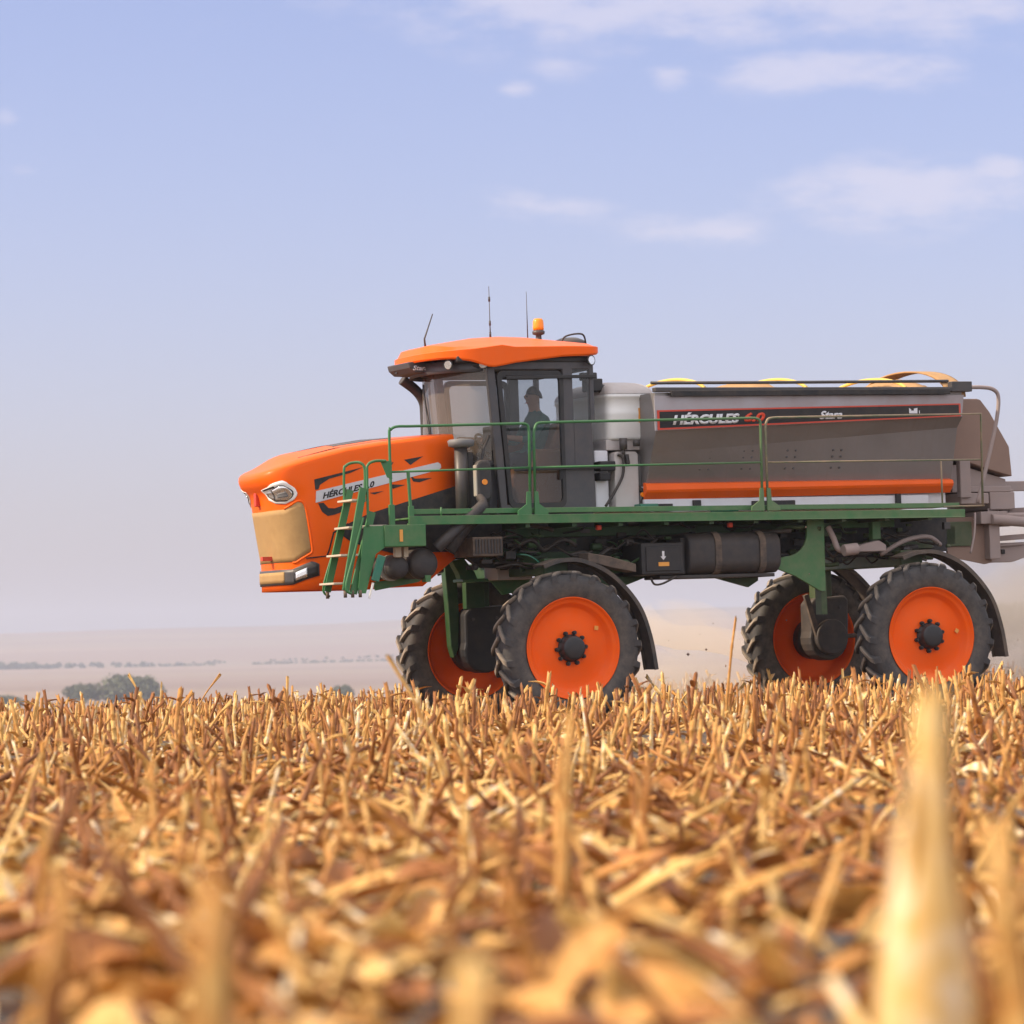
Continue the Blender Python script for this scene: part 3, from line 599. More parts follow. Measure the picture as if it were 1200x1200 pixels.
for k, (c, r) in enumerate((((7.6, 2.2, .8), (1.9, 1.6, 1.1)), ((9.5, 2.4, 1.2), (2.6, 2.0, 1.6)), ((6.0, 3.9, .35), (1.3, .8, .55)), ((3.2, 4.4, .3), (1.6, .9, .5)), ((8.2, 1.0, .35), (2.2, .9, .6)), ((1.9, 4.6, .25), (1.3, .8, .35)), ((3.6, 5.2, .5), (2.0, 1.6, .9)))): ellipsoid(m, c, r, k)
du = m.build('dust_cloud', dm, None); du.matrix_world = Matrix.Translation((0.746, 43.039, -0.014)) @ Matrix.Rotation(R_(24), 4, 'Z') @ Matrix.Rotation(R_(-1.25), 4, 'Y')
tag(du, 'thin brown dust rising behind the rear wheels', 'dust', kind='stuff')
m = MB(); rr = random.Random(4)
for k in range(75):
    u, v, w = (rr.uniform(1.3, 3.6), rr.uniform(.2, 4), .2+rr.random()**2*1.0) if k < 25 else ((rr.uniform(5.9, 8.5), rr.uniform(0, 3.6), .2+rr.random()**1.6*1.6) if k < 60 else (rr.uniform(2.5, 6.2), rr.uniform(-.1, .6), rr.uniform(.6, 2.6)))
    r = rr.uniform(.006, .022)*(1 if k < 60 else .6); vs = [(u+r*x*rr.uniform(.6, 1.4), v+r*y*rr.uniform(.6, 1.4), w+r*z*rr.uniform(.6, 1.4)) for x, y, z in ((1, 0, 0), (-1, 0, 0), (0, 1, 0), (0, -1, 0), (0, 0, 1), (0, 0, -1))]
    m.add(vs, [(0, 2, 4), (2, 1, 4), (1, 3, 4), (3, 0, 4), (2, 0, 5), (1, 2, 5), (3, 1, 5), (0, 3, 5)])
fc = m.build('flying_clods', 'rearbrown', None); fc.matrix_world = du.matrix_world.copy(); tag(fc, 'small clods and straw bits flying up around the wheels', 'clods', kind='stuff')


# ------------------------------------------------------------------ the self-propelled spreader (local x to the rear, y to the far side, z up)
root = bpy.data.objects.new('fertilizer_spreader', None); COL.objects.link(root)
root.matrix_world = Matrix.Translation((0.746, 43.039, -0.014)) @ Matrix.Rotation(R_(24), 4, 'Z') @ Matrix.Rotation(R_(-1.25), 4, 'Y')
tag(root, 'orange and green self-propelled fertilizer spreader on four tall wheels with a long steel hopper', 'spreader')
RT = root

# ---- wheels
def make_wheel(tm):
    w = bpy.data.objects.new('wheel', None); COL.objects.link(w); w.parent = RT
    t = MB(); H = 0.42
    prof = [(.055, .598), (.03, .63), (.006, .70), (.0, .77), (.012, .83), (.04, .872), (.09, .884), (.21, .888)]
    prof = prof+[(H-y, r) for y, r in prof[-2::-1]]
    t.lathe((0, 0, 0), prof, 72)
    nl = 21
    for side in (0, 1):
        for k in range(nl):
            th0 = 2*math.pi*(k+side*.5)/nl; secs = []
            # shoulder foot, shoulder, middle, tip: (y, radius top, radius bottom, theta shift, half width)
            for y, rt_, rb, dt, hw in ((.004, .845, .80, .175, .034), (.012, .905, .82, .16, .031), (.05, .930, .86, .125, .026), (.13, .936, .87, .05, .023), (.225, .936, .87, -.035, .022)):
                yy_ = y if side == 0 else H-y; th = th0+dt
                for r, w_ in ((rb, hw*1.35), (rt_, hw)):
                    for sg in (-1, 1): a = th+sg*w_/r; secs.append((r*math.cos(a), yy_, r*math.sin(a)))
            fs = []
            for i in range(4):
                b0, b1 = i*4, i*4+4
                fs += [(b0+2, b0+3, b1+3, b1+2), (b0, b0+2, b1+2, b1), (b0+3, b0+1, b1+1, b1+3)]
            fs += [(0, 1, 3, 2), (16, 18, 19, 17)]
            t.add(secs, fs)
    t.build('tyre', tm, w)
    r = MB()
    r.lathe((0, 0, 0), [(.055, .600), (.022, .617), (.026, .607), (.045, .592), (.060, .580), (.066, .556), (.072, .545), (.080, .535), (.135, .505), (.142, .48), (.136, .40), (.120, .30), (.108, .25), (.105, .20), (.13, .10), (.13, .0)], 72)
    r.lathe((0, 0, 0), [(.14, .0), (.15, .27), (.158, .49), (.20, .535), (.30, .552), (.34, .582), (.365, .592), (.398, .617), (.392, .622), (.36, .603), (.055, .600)], 72)
    rim = r.build('rim', 'rim', w)
    d = MB(); d.box(.30, .35, .113, .125, .25, .30); d.build('rim_sticker', 'label', rim)
    h = MB(); h.lathe((0, 0, 0), [(.125, .165), (.085, .165), (.08, .150), (-.005, .145), (-.02, .135), (-.024, .11), (-.03, .05), (-.03, 0.0)], 40)
    hub = h.build('hub', 'boltblack', w)
    for k in range(10):
        a = 2*math.pi*(k+.3)/10; b = MB(); c = Vector((.190*math.cos(a), 0, .190*math.sin(a)))
        b.cyl(c+Vector((0, .12, 0)), c+Vector((0, .065, 0)), .026, 8); b.cyl(c+Vector((0, .066, 0)), c+Vector((0, .04, 0)), .014, 8)
        b.build('wheel_nut', 'boltblack', hub)
    return w
def copy_tree(o, parent):
    c = o.copy(); COL.objects.link(c); c.parent = parent
    for ch in [x for x in bpy.data.objects if x.parent == o]: copy_tree(ch, c)
    return c
WB = 4.97; RW = 0.935
w1 = make_wheel('tyre'); w1.location = (0, 0, RW); w1.rotation_euler = (0, R_(7), 0)
w2 = make_wheel('tyre'); w2.location = (WB, 0, RW); w2.rotation_euler = (0, R_(33), 0)
w3 = make_wheel('tyred'); w3.location = (0, 3.47, RW); w3.rotation_euler = (0, R_(14), math.pi)
w4 = make_wheel('tyred'); w4.location = (WB, 3.47, RW); w4.rotation_euler = (0, R_(50), math.pi)

# ---- hood
HUF = np.array([(1.70, -3.23), (2.1, -3.23), (2.75, -3.33), (2.88, -3.35), (2.95, -3.41), (3.0, -3.47), (3.08, -3.49), (3.2, -3.475)])
HW, HA, HN, HEND = 0.65, 0.56, 3.1, -1.04
def h_plan(s, w):
    uf = float(np.interp(w, HUF[:, 0], HUF[:, 1])); a = abs(s); sg = -1 if s > 0 else 1
    if a <= 1:
        ph = a*math.pi/2; c = max(math.cos(ph), 0)**(2/HN); sn = max(math.sin(ph), 0)**(2/HN)
        return uf+HA*(1-c), 1.7+sg*HW*sn
    u1 = uf+HA; return u1+(a-1)*(HEND-u1), 1.7+sg*HW
def h_crease(u): return float(np.interp(u, [-3.52, -3.38, -3.16, -2.54, -1.86, -1.04], [3.10, 3.14, 3.20, 3.36, 3.46, 3.535]))
def h_spine(u): return float(np.interp(u, [-3.50, -3.38, -3.14, -2.59, -2.03, -1.04], [3.15, 3.26, 3.36, 3.47, 3.55, 3.61]))
def h_bottom(u): return float(np.interp(u, [-1.52, -1.04], [1.73, 2.09]))
def h_roof(s, a):
    u, v = h_plan(s, 3.2); wc = h_crease(u)+.042; iu, iv = u+(max(u, -2.95)-u)*.07, v+(1.7-v)*.06
    su = max(iu, -3.0); wt = h_spine(iu+(su-iu)*a)
    return (iu+(su-iu)*a, iv+(1.7-iv)*a, wc+(max(wt, wc+.02)-wc)*math.sin(a*math.pi/2))
SS = [i/14*1.0 for i in range(-14, 15)]; SS = [-2, -1.75, -1.5, -1.25]+SS+[1.25, 1.5, 1.75, 2]
m = MB(); rows = []
for t in [0, .1, .2, .3, .4, .5, .6, .68, .74, .78, .81, .84, .87, .9, .94, .97, 1.0]:
    row = []
    for s in SS:
        u, v = h_plan(s, 3.0); w = h_bottom(u)+(h_crease(u)-h_bottom(u))*t; u, v = h_plan(s, w if abs(s) < 1.01 else 3.0); row.append((u, v, w))
    rows.append(row)
for ins, rise in ((.003, .012), (.010, .024), (.03, .034)):
    row = []
    for s in SS:
        u, v = h_plan(s, 3.2); k = ins/HW; row.append((u+(max(u, -2.95)-u)*k, v+(1.7-v)*k, h_crease(u)+rise))
    rows.append(row)
for a in (0, .15, .3, .45, .6, .75, .9, 1.0): rows.append([h_roof(s, a) for s in SS])
m.grid(rows); hood = m.build('hood', 'orange', RT, fix=False, solid=.012)
def h_patch(name, mat, lo, hi, s0, s1, off, parent, n=24, nr=8, th=.01):
    m = MB(); rows = []
    for j in range(nr+1):
        row = []
        for i in range(n+1):
            s = s0+(s1-s0)*i/n; a = float(np.interp(s, *zip(*lo))); b = float(np.interp(s, *zip(*hi))); w = a+(b-a)*j/nr
            u, v = h_plan(s, w); e = 1e-3; ua, va = h_plan(s+e, w); ub, vb = h_plan(s-e, w); tx, ty = ub-ua, vb-va; l = math.hypot(tx, ty)
            nx, ny = -ty/l, tx/l
            if nx*(u+2.6)+ny*(v-1.7) < 0: nx, ny = -nx, -ny
            row.append((u+nx*(off+.006), v+ny*(off+.006), w))
        rows.append(row)
    m.grid(rows); return m.build(name, mat, parent, solid=th)
g_lo = [(-.84, 2.70), (-.83, 2.20), (-.76, 2.155), (-.55, 2.07), (.55, 2.07), (.76, 2.155), (.83, 2.20), (.84, 2.70)]
g_hi = [(-.84, 2.72), (-.81, 2.775), (-.74, 2.785), (-.5, 2.70), (0, 2.69), (.5, 2.70), (.74, 2.785), (.81, 2.775), (.84, 2.72)]
gr = h_patch('front_grille', 'grille', g_lo, g_hi, -.84, .84, .002, hood, 84, 10)
m = MB()    # fine horizontal and upright wires pressed into the screen
for i in range(13):
    s = -.78+1.56*i/12
    pts = []
    for w in np.linspace(2.16, 2.66, 5):
        u, v = h_plan(s, w); pts.append((u-.009*(1 if abs(s) < .7 else .4), v-(.006 if s > .4 else 0), w))
    m.tube(pts, .0015, 4)
m.build('grille_wire', 'grille', gr)
for sg in (1, -1):      # turned-out orange lip round the screen
    m = MB(); pts = []
    for s_, w_ in ((.50, 2.065), (.56, 2.065), (.66, 2.105), (.77, 2.148), (.84, 2.19), (.852, 2.3), (.855, 2.5), (.852, 2.70), (.825, 2.782), (.75, 2.795), (.62, 2.745), (.5, 2.708)):
        u, v = h_plan(sg*s_, w_); pts.append((u-.006, v-sg*.006, w_))
    m.tube(smoothpath(pts, 4), .014, 8); m.build('grille_lip', 'orange', gr)
m = MB(); m.box(-3.37, -3.22, 1.55, 1.62, 2.10, 2.15); m.build('red_badge', 'red', gr)
m = MB(); m.box(-3.395, -3.30, 1.66, 1.74, 2.76, 2.93); m.build('front_reflector', 'red', hood, .01)
for sg in (1, -1):
    a0, a1 = .16, .80
    lo = [(.16, 2.93), (.22, 2.82), (.36, 2.775), (.55, 2.765), (.70, 2.81), (.77, 2.87), (.80, 2.94)]; hi = [(.16, 2.945), (.35, 2.97), (.55, 3.02), (.70, 3.045), (.77, 3.02), (.80, 2.96)]
    if sg < 0: lo = [(-s, w) for s, w in lo[::-1]]; hi = [(-s, w) for s, w in hi[::-1]]
    hl = h_patch('headlight', 'white', lo, hi, min(sg*a0, sg*a1), max(sg*a0, sg*a1), .006, hood, 30, 8)
    def hl_pos(s, w, o): u, v = h_plan(sg*s, w); return Vector((u-o*(.8 if s < .6 else .45), v-sg*o*(.25 if s < .6 else .75), w))
    def mir(pts): return [(x*sg, y) for x, y in pts][::sg]
    def sub_patch(nm, mt, lo, hi, off, th, n=14): return h_patch(nm, mt, mir(lo), mir(hi), min(sg*lo[0][0], sg*lo[-1][0]), max(sg*lo[0][0], sg*lo[-1][0]), off, hl, n, 4, th)
    sub_patch('lamp_recess', 'stack', ((.22, 2.865), (.36, 2.80), (.58, 2.795), (.68, 2.84), (.74, 2.91)), ((.22, 2.90), (.40, 2.94), (.58, 2.985), (.68, 2.99), (.74, 2.93)), .014, .006, 20)
    sub_patch('small_reflector', 'chrome', ((.255, 2.86), (.355, 2.818)), ((.255, 2.903), (.355, 2.925)), .020, .008, 6)
    rf = sub_patch('main_reflector', 'chrome', ((.39, 2.812), (.60, 2.808), (.68, 2.85), (.71, 2.90)), ((.39, 2.93), (.60, 2.975), (.68, 2.975), (.71, 2.925)), .020, .008)
    sub_patch('projector_band', 'greylid', ((.44, 2.84), (.62, 2.85)), ((.44, 2.885), (.62, 2.91)), .030, .006, 8)
    lb = h_patch('headlight_brow', 'black', [(min(sg*.2, sg*.5), 2.93 if sg > 0 else 2.965), (max(sg*.2, sg*.5), 2.965 if sg > 0 else 2.93)], [(min(sg*.2, sg*.5), 2.945 if sg > 0 else 2.98), (max(sg*.2, sg*.5), 2.98 if sg > 0 else 2.945)], min(sg*.2, sg*.5), max(sg*.2, sg*.5), .012, hl, 10, 1)
b_lo = [(-.9, 1.90), (-.5, 1.80), (.5, 1.80), (.9, 1.90)]; b_hi = [(-.9, 2.04), (-.82, 2.075), (-.5, 1.985), (.5, 1.985), (.82, 2.075), (.9, 2.04)]
bf = h_patch('bumper_light_bar', 'stack', b_lo, b_hi, -.9, .9, .010, hood, 60, 4, .016)
h_patch('number_plate_panel', 'grille', [(-.30, 1.825), (.34, 1.825)], [(-.30, 1.955), (.34, 1.955)], -.30, .34, .020, bf, 16, 3, .006)
for sg in (1, -1):
    a, b = sorted((sg*.52, sg*.88)); f = lambda x, y: [(a, x if sg > 0 else y), (b, y if sg > 0 else x)]
    h_patch('lamp_recess', 'black', f(1.825, 1.905), f(1.985, 2.05), a, b, .020, bf, 14, 3, .006)
    a, b = sorted((sg*.56, sg*.74)); f = lambda x, y: [(a, x if sg > 0 else y), (b, y if sg > 0 else x)]
    h_patch('lamp', 'chrome', f(1.845, 1.89), f(1.945, 2.0), a, b, .028, bf, 8, 3, .008)
# side graphics, vents and the dark engine side
def side(name, mat, poly, off, parent=None, deep=.01):
    m = MB(); m.prism(poly, 1.043-off, 1.05+deep); return m.build(name, mat, parent or hood)
side('engine_side_panel', 'engine', [(-1.03, 2.95), (-2.18, 2.63), (-2.45, 2.515), (-2.60, 2.42), (-2.40, 2.28), (-1.9, 2.15), (-1.03, 2.15)], .006)
dec = side('hood_stripe', 'silver', [(-2.86, 2.77), (-2.85, 2.91), (-1.26, 3.24), (-1.225, 3.215), (-1.22, 3.175), (-1.25, 3.15)], .007)
lettering('stripe_lettering', 'HÉRCULES 6.0', 'decal', dec, -2.77, -2.10, 2.815, 2.905, 1.0345, shear=.25, bold=.035, slope=.205)
side('side_vent', 'engine', [(-2.87, 3.05), (-2.24, 3.19), (-2.40, 3.125), (-2.68, 3.055), (-2.80, 2.985), (-2.82, 2.93), (-2.86, 2.925)], .004)
side('side_vent', 'engine', [(-2.83, 2.765), (-2.76, 2.77), (-2.70, 2.705), (-2.62, 2.70), (-2.46, 2.75), (-2.46, 2.68), (-2.62, 2.625), (-2.71, 2.61), (-2.78, 2.66)], .004)
side('side_vent', 'engine', [(-1.70, 3.275), (-1.45, 3.315), (-1.56, 3.25), (-1.62, 3.21)], .004)
side('side_vent', 'engine', [(-1.63, 3.085), (-1.57, 3.045), (-1.34, 3.05), (-1.51, 3.0), (-1.59, 3.01)], .004)
side('side_vent', 'engine', [(-1.98, 3.20), (-1.84, 3.25), (-1.88, 3.19), (-1.92, 3.14)], .004)
side('side_vent', 'engine', [(-1.90, 2.98), (-1.70, 2.97), (-1.86, 2.925)], .004)
side('side_vent', 'engine', [(-2.16, 2.88), (-1.98, 2.90), (-2.10, 2.86)], .004)
side('panel_gap', 'seal', [(-3.0, 2.103), (-2.73, 2.125), (-2.70, 2.19), (-2.635, 2.40), (-2.46, 2.51), (-2.45, 2.525), (-2.65, 2.415), (-2.715, 2.20), (-2.745, 2.138), (-3.0, 2.116)], .003)
for a0, a1, nm, mt, u0_, u1_ in ((.40, .78, 'top_intake_screen', 'stack', 1.22, 1.62), (.86, .90, 'hood_groove', 'seal', 1.0, 1.95), (.20, .225, 'hood_groove', 'seal', .96, 1.95)):
    m = MB(); rows = [[(p[0], p[1], p[2]+.004) for p in (h_roof(u0_+(u1_-u0_)*i/20, a0+(a1-a0)*j/4) for i in range(21))] for j in range(5)]; m.grid(rows); m.build(nm, mt, hood, solid=.006)
m = MB(); m.box(-1.10, -1.03, 1.08, 2.32, 2.1, 3.5); m.build('bulkhead', 'black', RT)
m = MB(); m.box(-3.0, -1.15, 1.2, 2.2, 1.9, 3.05); m.build('engine_block', 'engine', RT, .02)

# ---- cab
cab = MB()
A0, A1 = (-.555, 3.29), (-.645, 4.42)
for vn in (.85, 2.47):
    v0, v1 = (vn, vn+.08)
    cab.prism([(-.66, 4.46), (-.56, 4.46), (-.465, 3.29), (-.43, 2.62), (-.52, 2.62), (-.575, 3.29)], v0, v1)          # front pillar
    cab.prism([(.36, 4.5), (.49, 4.5), (.49, 2.62), (.33, 2.62)], v0, v1)                                              # door post
    cab.prism([(.49, 3.72), (.74, 3.72), (.76, 2.62), (.49, 2.62)], v0, v1)                                            # rear lower quarter
    cab.prism([(.72, 4.5), (.78, 4.5), (.78, 3.72), (.72, 3.72)], v0, v1)
    cab.prism([(-.62, 4.50), (.78, 4.52), (.78, 4.36), (-.62, 4.35)], v0+.001, v1-.001)                                # header
    cab.prism([(-.50, 2.70), (.36, 2.70), (.36, 2.60), (-.50, 2.60)], v0+.001, v1-.001)
cab.box(.70, .76, .93, 2.47, 2.62, 3.55)                        # rear wall
cab.box(.70, .77, .93, 2.47, 4.35, 4.5)
cab.box(-.55, .76, .93, 2.47, 2.56, 2.64)                      # floor
cab.box(-.98, -.50, 1.0, 2.4, 2.6, 3.22)                       # cowl
cabo = cab.build('cab', 'cabgrey', RT, .012)
def ws(th, w): c = max(math.cos(th), 0)**.75; return (-.60-.40*c-.02*(4.4-w), 1.7+.84*math.sin(th), w)
m = MB(); m.grid([[ws(math.pi*(i/28-.5), w) for i in range(29)] for w in np.linspace(3.20, 4.42, 6)]); m.build('windscreen', 'windscreen', cabo, fix=False)
m = MB(); m.tube([ws(math.pi*(i/28-.5), 3.21) for i in range(29)], .035, 8); m.tube([ws(math.pi*(i/28-.5), 4.42) for i in range(29)], .05, 8); m.build('windscreen_frame', 'black', cabo)
m = MB(); m.tube([(-1.03, 1.72, 3.35), (-1.04, 1.78, 3.7), (-1.03, 2.0, 4.2)], .012, 6); m.bar((-1.05, 1.75, 3.5), (-1.03, 1.98, 4.25), .012, .03); m.build('windscreen_wiper', 'black', cabo)
for nm, vn, out in (('door', .838, 1), ('door', 2.482, -1)):
    P = [(-.535, 4.33), (.355, 4.34), (.355, 2.66), (-.41, 2.66), (-.475, 3.29)]
    d = MB(); ov = roundrect(-.535, .355, 2.66, 4.34, .09, 6)
    def shear(p): u, w = p; k = (4.34-w)/1.68; return (u+(max(0, .355-u)/.89)*.125*k, w)
    outer = [shear(p) for p in ov]; inner = [shear(p) for p in roundrect(-.475, .305, 2.72, 4.28, .07, 6)]
    n = len(outer); v0, v1 = vn, vn+.05*1.0
    vs = [(u, v0, w) for u, w in outer]+[(u, v0, w) for u, w in inner]+[(u, v1, w) for u, w in outer]+[(u, v1, w) for u, w in inner]
    fs = []
    for i in range(n):
        j = (i+1) % n; fs += [(i, j, n+j, n+i), (2*n+i, 3*n+i, 3*n+j, 2*n+j), (i, 2*n+i, 2*n+j, j), (n+i, n+j, 3*n+j, 3*n+i)]
    d.add(vs, fs); do = d.build('door', 'black', RT)
    m = MB(); m.add([(u, vn+.025, w) for u, w in inner], [tuple(range(n))]); m.build('door_glass', 'glass', do, fix=False)
    m = MB(); vo = vn-.03*out+(.05 if out < 0 else 0); m.box(.26, .30, min(vo, vn), max(vo, vn), 3.0, 3.16); m.build('door_handle', 'seal', do, .008)
    m = MB(); m.add([(.49, vn+.03, 3.72), (.72, vn+.03, 3.72), (.72, vn+.03, 4.36), (.49, vn+.03, 4.36)], [(0, 1, 2, 3)]); m.build('quarter_window', 'glass', cabo, fix=False)
m = MB(); m.add([(.735, .93, 3.55), (.735, 2.47, 3.55), (.735, 2.47, 4.36), (.735, .93, 4.36)], [(0, 1, 2, 3)]); m.build('rear_window', 'rearglass', cabo, fix=False)
m = MB(); m.bar((-.36, .80, 3.13), (.82, .80, 3.15), .03, .045); m.build('grab_bar', 'black', cabo, .008)
m = MB(); m.bar((-.42, .815, 4.25), (.80, .815, 4.27), .025, .04); m.build('sun_blind_rail', 'black', cabo, .006)
# inside
m = MB(); m.box(-.40, .66, 2.36, 2.44, 2.64, 3.62); m.box(-.42, .66, 1.0, 2.4, 2.64, 2.70); m.build('cab_lining', 'brown', cabo)
m = MB(); m.prism([(-.05, 2.68), (.36, 2.68), (.40, 3.05), (.30, 3.20), (-.10, 3.18), (-.14, 3.05)], 1.35, 2.05); m.prism([(.28, 3.1), (.40, 3.05), (.66, 3.55), (.64, 3.74), (.54, 3.74)], 1.42, 1.98); m.box(.1, .5, 1.17, 1.32, 2.7, 3.4); m.build('seat', 'brown', RT, .04)
m = MB(); m.prism([(-.95, 2.7), (-.62, 2.7), (-.56, 3.25), (-.72, 3.42), (-.95, 3.36)], 1.25, 2.15); m.tube([(-.62, 1.7, 3.05), (-.36, 1.7, 3.42)], .045, 10); m.build('dashboard', 'black', RT, .02)
m = MB(); a_ = Vector((.82, 0, .57)); c_ = Vector((-.33, 1.7, 3.46)); b_ = Vector((0, 1, 0))
e_ = a_.normalized().cross(b_)
m.tube([c_+(b_*math.cos(t)+e_*math.sin(t))*.19 for t in [2*math.pi*k/28 for k in range(29)]], .016, 8, False)
for t in (0.5, 2.6, 4.7): m.tube([c_, c_+(b_*math.cos(t)+e_*math.sin(t))*.19], .012, 6)
m.build('steering_wheel', 'seal', RT)
m = MB(); m.box(-.52, -.42, 1.0, 1.35, 3.38, 3.68); m.tube([(-.48, 1.2, 2.7), (-.47, 1.2, 3.4)], .02, 8); m.build('monitor', 'black', RT, .015)
# roof
def roof_plan(t, k=1.0):
    c, s = math.cos(t), math.sin(t); n = 3.0 if c < 0 else 8.0
    hx = 1.05 if c < 0 else 1.22; x = hx*math.copysign(abs(c)**(2/n), c); y = .97*math.copysign(abs(s)**(2/n), s)
    return -.31+x*k, 1.7+y*k
def r_low(u): return float(np.interp(u, [-1.5, -1.08, -.88, -.64, -.40, -.1, .3, .72, .9], [4.49, 4.485, 4.45, 4.37, 4.41, 4.475, 4.505, 4.525, 4.55]))
def r_up(u): return float(np.interp(u, [-1.5, -1.2, -.85, -.45, -.28, 0, .9], [4.575, 4.585, 4.605, 4.655, 4.62, 4.635, 4.64]))
def r_top(u): return float(np.interp(u, [-1.5, -1.2, -.67, -.23, .12, .9], [4.59, 4.69, 4.775, 4.805, 4.785, 4.715]))
TS = [2*math.pi*k/88 for k in range(88)]; rows = []
def ring(k, f):
    row = []
    for t in TS:
        u, v = roof_plan(t, k); sidef = smooth(.4, .9, abs(v-1.7)/.97); wl = r_low(u)*sidef+(1-sidef)*(4.485 if u < 0 else 4.55); row.append((u, v, f(u, wl)))
    rows.append(row)
ring(.90, lambda u, l: l+.03); ring(.985, lambda u, l: l); ring(1.0, lambda u, l: l+.02); ring(1.0, lambda u, l: r_up(u)-.006); ring(.990, lambda u, l: r_up(u)); ring(.97, lambda u, l: r_up(u)+.004)
for k in (.93, .86, .72, .58, .44, .3, .15, 0.01):
    row = []
    for t in TS:
        u, v = roof_plan(t, k); e = smooth(.35, .97, abs(v-1.7)); row.append((u, v, r_top(u)*(1-e)+(r_up(u)+.01)*e))
    rows.append(row)
m = MB(); m.grid(rows, closed=True); roof = m.build('cab_roof', 'orange', RT, sharp=24)
m = MB(); m.box(-1.05, .80, .84, 2.56, 4.44, 4.52); m.build('roof_lining', 'black', roof, .02)
m = MB(); rows = [[(-.60+x*.60, 1.7+.82*y, w) for x, y in [(-math.cos(a)**.7 if math.cos(a) > 0 else 0, math.sin(a)) for a in np.linspace(-1.5, 1.5, 25)]] for w in (4.33, 4.37, 4.47)]; m.grid(rows); vz = m.build('roof_visor', 'cabgrey', roof, solid=.02)
m = MB(); m.prism([(-1.42, 4.50), (-1.40, 4.43), (-1.33, 4.37), (-1.12, 4.36), (-1.05, 4.50)], 1.5, 2.2); pod = m.build('lamp_pod', 'cabgrey', roof, .015)
lettering('roof_lettering', 'Stara', 'letter', pod, -1.36, -1.16, 4.395, 4.455, 1.497, shear=.3, bold=.03)
m = MB(); m.cyl((-1.38, 2.0, 4.44), (-1.30, 2.0, 4.44), .05, 16); m.box(-1.34, -.9, 1.96, 2.04, 4.45, 4.50); m.build('visor_camera', 'black', roof)
for c, dv in (((-1.10, .98, 4.42), (-.8, -.5, -.1)), ((-.72, .80, 4.42), (-.5, -.8, -.1)), ((.70, .76, 4.46), (.35, -.93, 0)), ((-1.08, 2.42, 4.42), (-.9, .3, -.1)), ((.80, 2.5, 4.46), (1, 0, 0))):
    c = Vector(c); dv = Vector(dv).normalized(); m = MB(); m.tube([c-dv*.05, c, c+dv*.02], [.035, .062, .066], 16); wl = m.build('work_light', 'black', roof)
    m = MB(); m.tube([c+dv*.018, c+dv*.026], [.056, .05], 16); m.build('lamp_lens', 'chrome', wl)
m = MB(); m.vlathe((.44, 1.7, 4.75), [(0, .10), (.03, .10), (.035, .04), (.10, .035), (.115, .075), (.15, .08), (.165, .06)]); be = m.build('beacon', 'stack', roof)
m = MB(); m.vlathe((.44, 1.7, 4.75), [(.165, .066), (.20, .07), (.28, .066), (.31, .05), (.315, .02)]); m.build('beacon_lens', 'amber', be)
m = MB(); m.tube([(-1.10, 1.7, 4.68), (-1.11, 1.7, 4.80), (-.99, 1.7, 5.11)], [.014, .011, .007], 6); m.build('antenna', 'stack', roof)
m = MB(); m.tube([(-.22, 1.7, 4.80), (-.22, 1.7, 5.0), (-.22, 1.7, 5.46)], [.010, .006, .004], 6)
for z in (4.86, 5.0, 5.30): m.cyl((-.22, 1.7, z-.03), (-.22, 1.7, z+.03), .014, 8)
m.build('antenna', 'stack', roof)
m = MB(); m.tube([(.38, 1.9, 4.78), (.38, 1.9, 5.42)], [.008, .003], 6); m.build('antenna', 'stack', roof)
m = MB(); m.vlathe((.86, 1.7, 4.70), [(0, .22), (.05, .22), (.09, .18), (.12, .10), (.125, .01)]); m.build('air_conditioner_dome', 'stack', roof)
m = MB(); m.tube(smoothpath([(.62, 1.45, 4.72), (.70, 1.45, 4.82), (.95, 1.5, 4.85), (1.02, 1.55, 4.72)]), .012, 6); m.build('roof_hose', 'hose', roof)
m = MB(); m.box(.80, 1.0, 1.05, 1.25, 4.10, 4.26); m.cyl((.98, 1.12, 4.14), (1.06, 1.1, 4.12), .06, 12); m.box(.74, .95, 1.1, 1.2, 4.24, 4.34); m.build('rear_lamp_bracket', 'black', cabo, .015)
# mirror, stacks, arm
m = MB(); prf = roundrect(-.955, -.755, 2.74, 3.24, .085, 5); m.prism(prf, .56, .68); mir = m.build('wing_mirror', 'dirtyblack', RT, .03)
m = MB(); m.box(-.965, -.935, .575, .665, 2.80, 3.18); m.build('mirror_lit_edge', 'cap', mir, .01)  # pale strip on the forward edge, its sunlight put into the colour
m = MB(); m.cyl((-.86, .57, 2.97), (-.86, .545, 2.97), .035, 14); m.build('reflector', 'amber', mir)
m = MB(); m.tube(smoothpath([(-.85, .66, 2.76), (-.86, .70, 2.66), (-.95, .75, 2.6)]), .025, 8); m.tube([(-.85, .66, 3.22), (-.75, .8, 3.4), (-.64, .87, 3.55)], .016, 8); m.build('mirror_arm', 'black', mir)
m = MB(); m.cyl((-1.06, .8, 2.50), (-1.06, .8, 3.42), .077, 24); sk = m.build('intake_stack', 'stack', RT)
m = MB(); m.vlathe((-1.05, .8, 3.40), [(0, .10), (.02, .155), (.085, .165), (.10, .14), (.115, .0)]); m.build('stack_cap', 'greylid', sk)
m = MB(); m.cyl((-.92, .92, 2.5), (-.92, .92, 3.35), .07, 20); m.box(-.98, -.62, .95, 1.15, 2.58, 3.2); m.build('stack_housing', 'engine', RT, .01)
m = MB(); m.tube(smoothpath([(-.84, 2.4, 3.3), (-.84, 2.4, 3.9), (-.86, 2.4, 4.08), (-.96, 2.4, 4.22), (-1.14, 2.4, 4.35)]), .065, 14); m.build('exhaust_pipe', 'dirtyblack', RT)
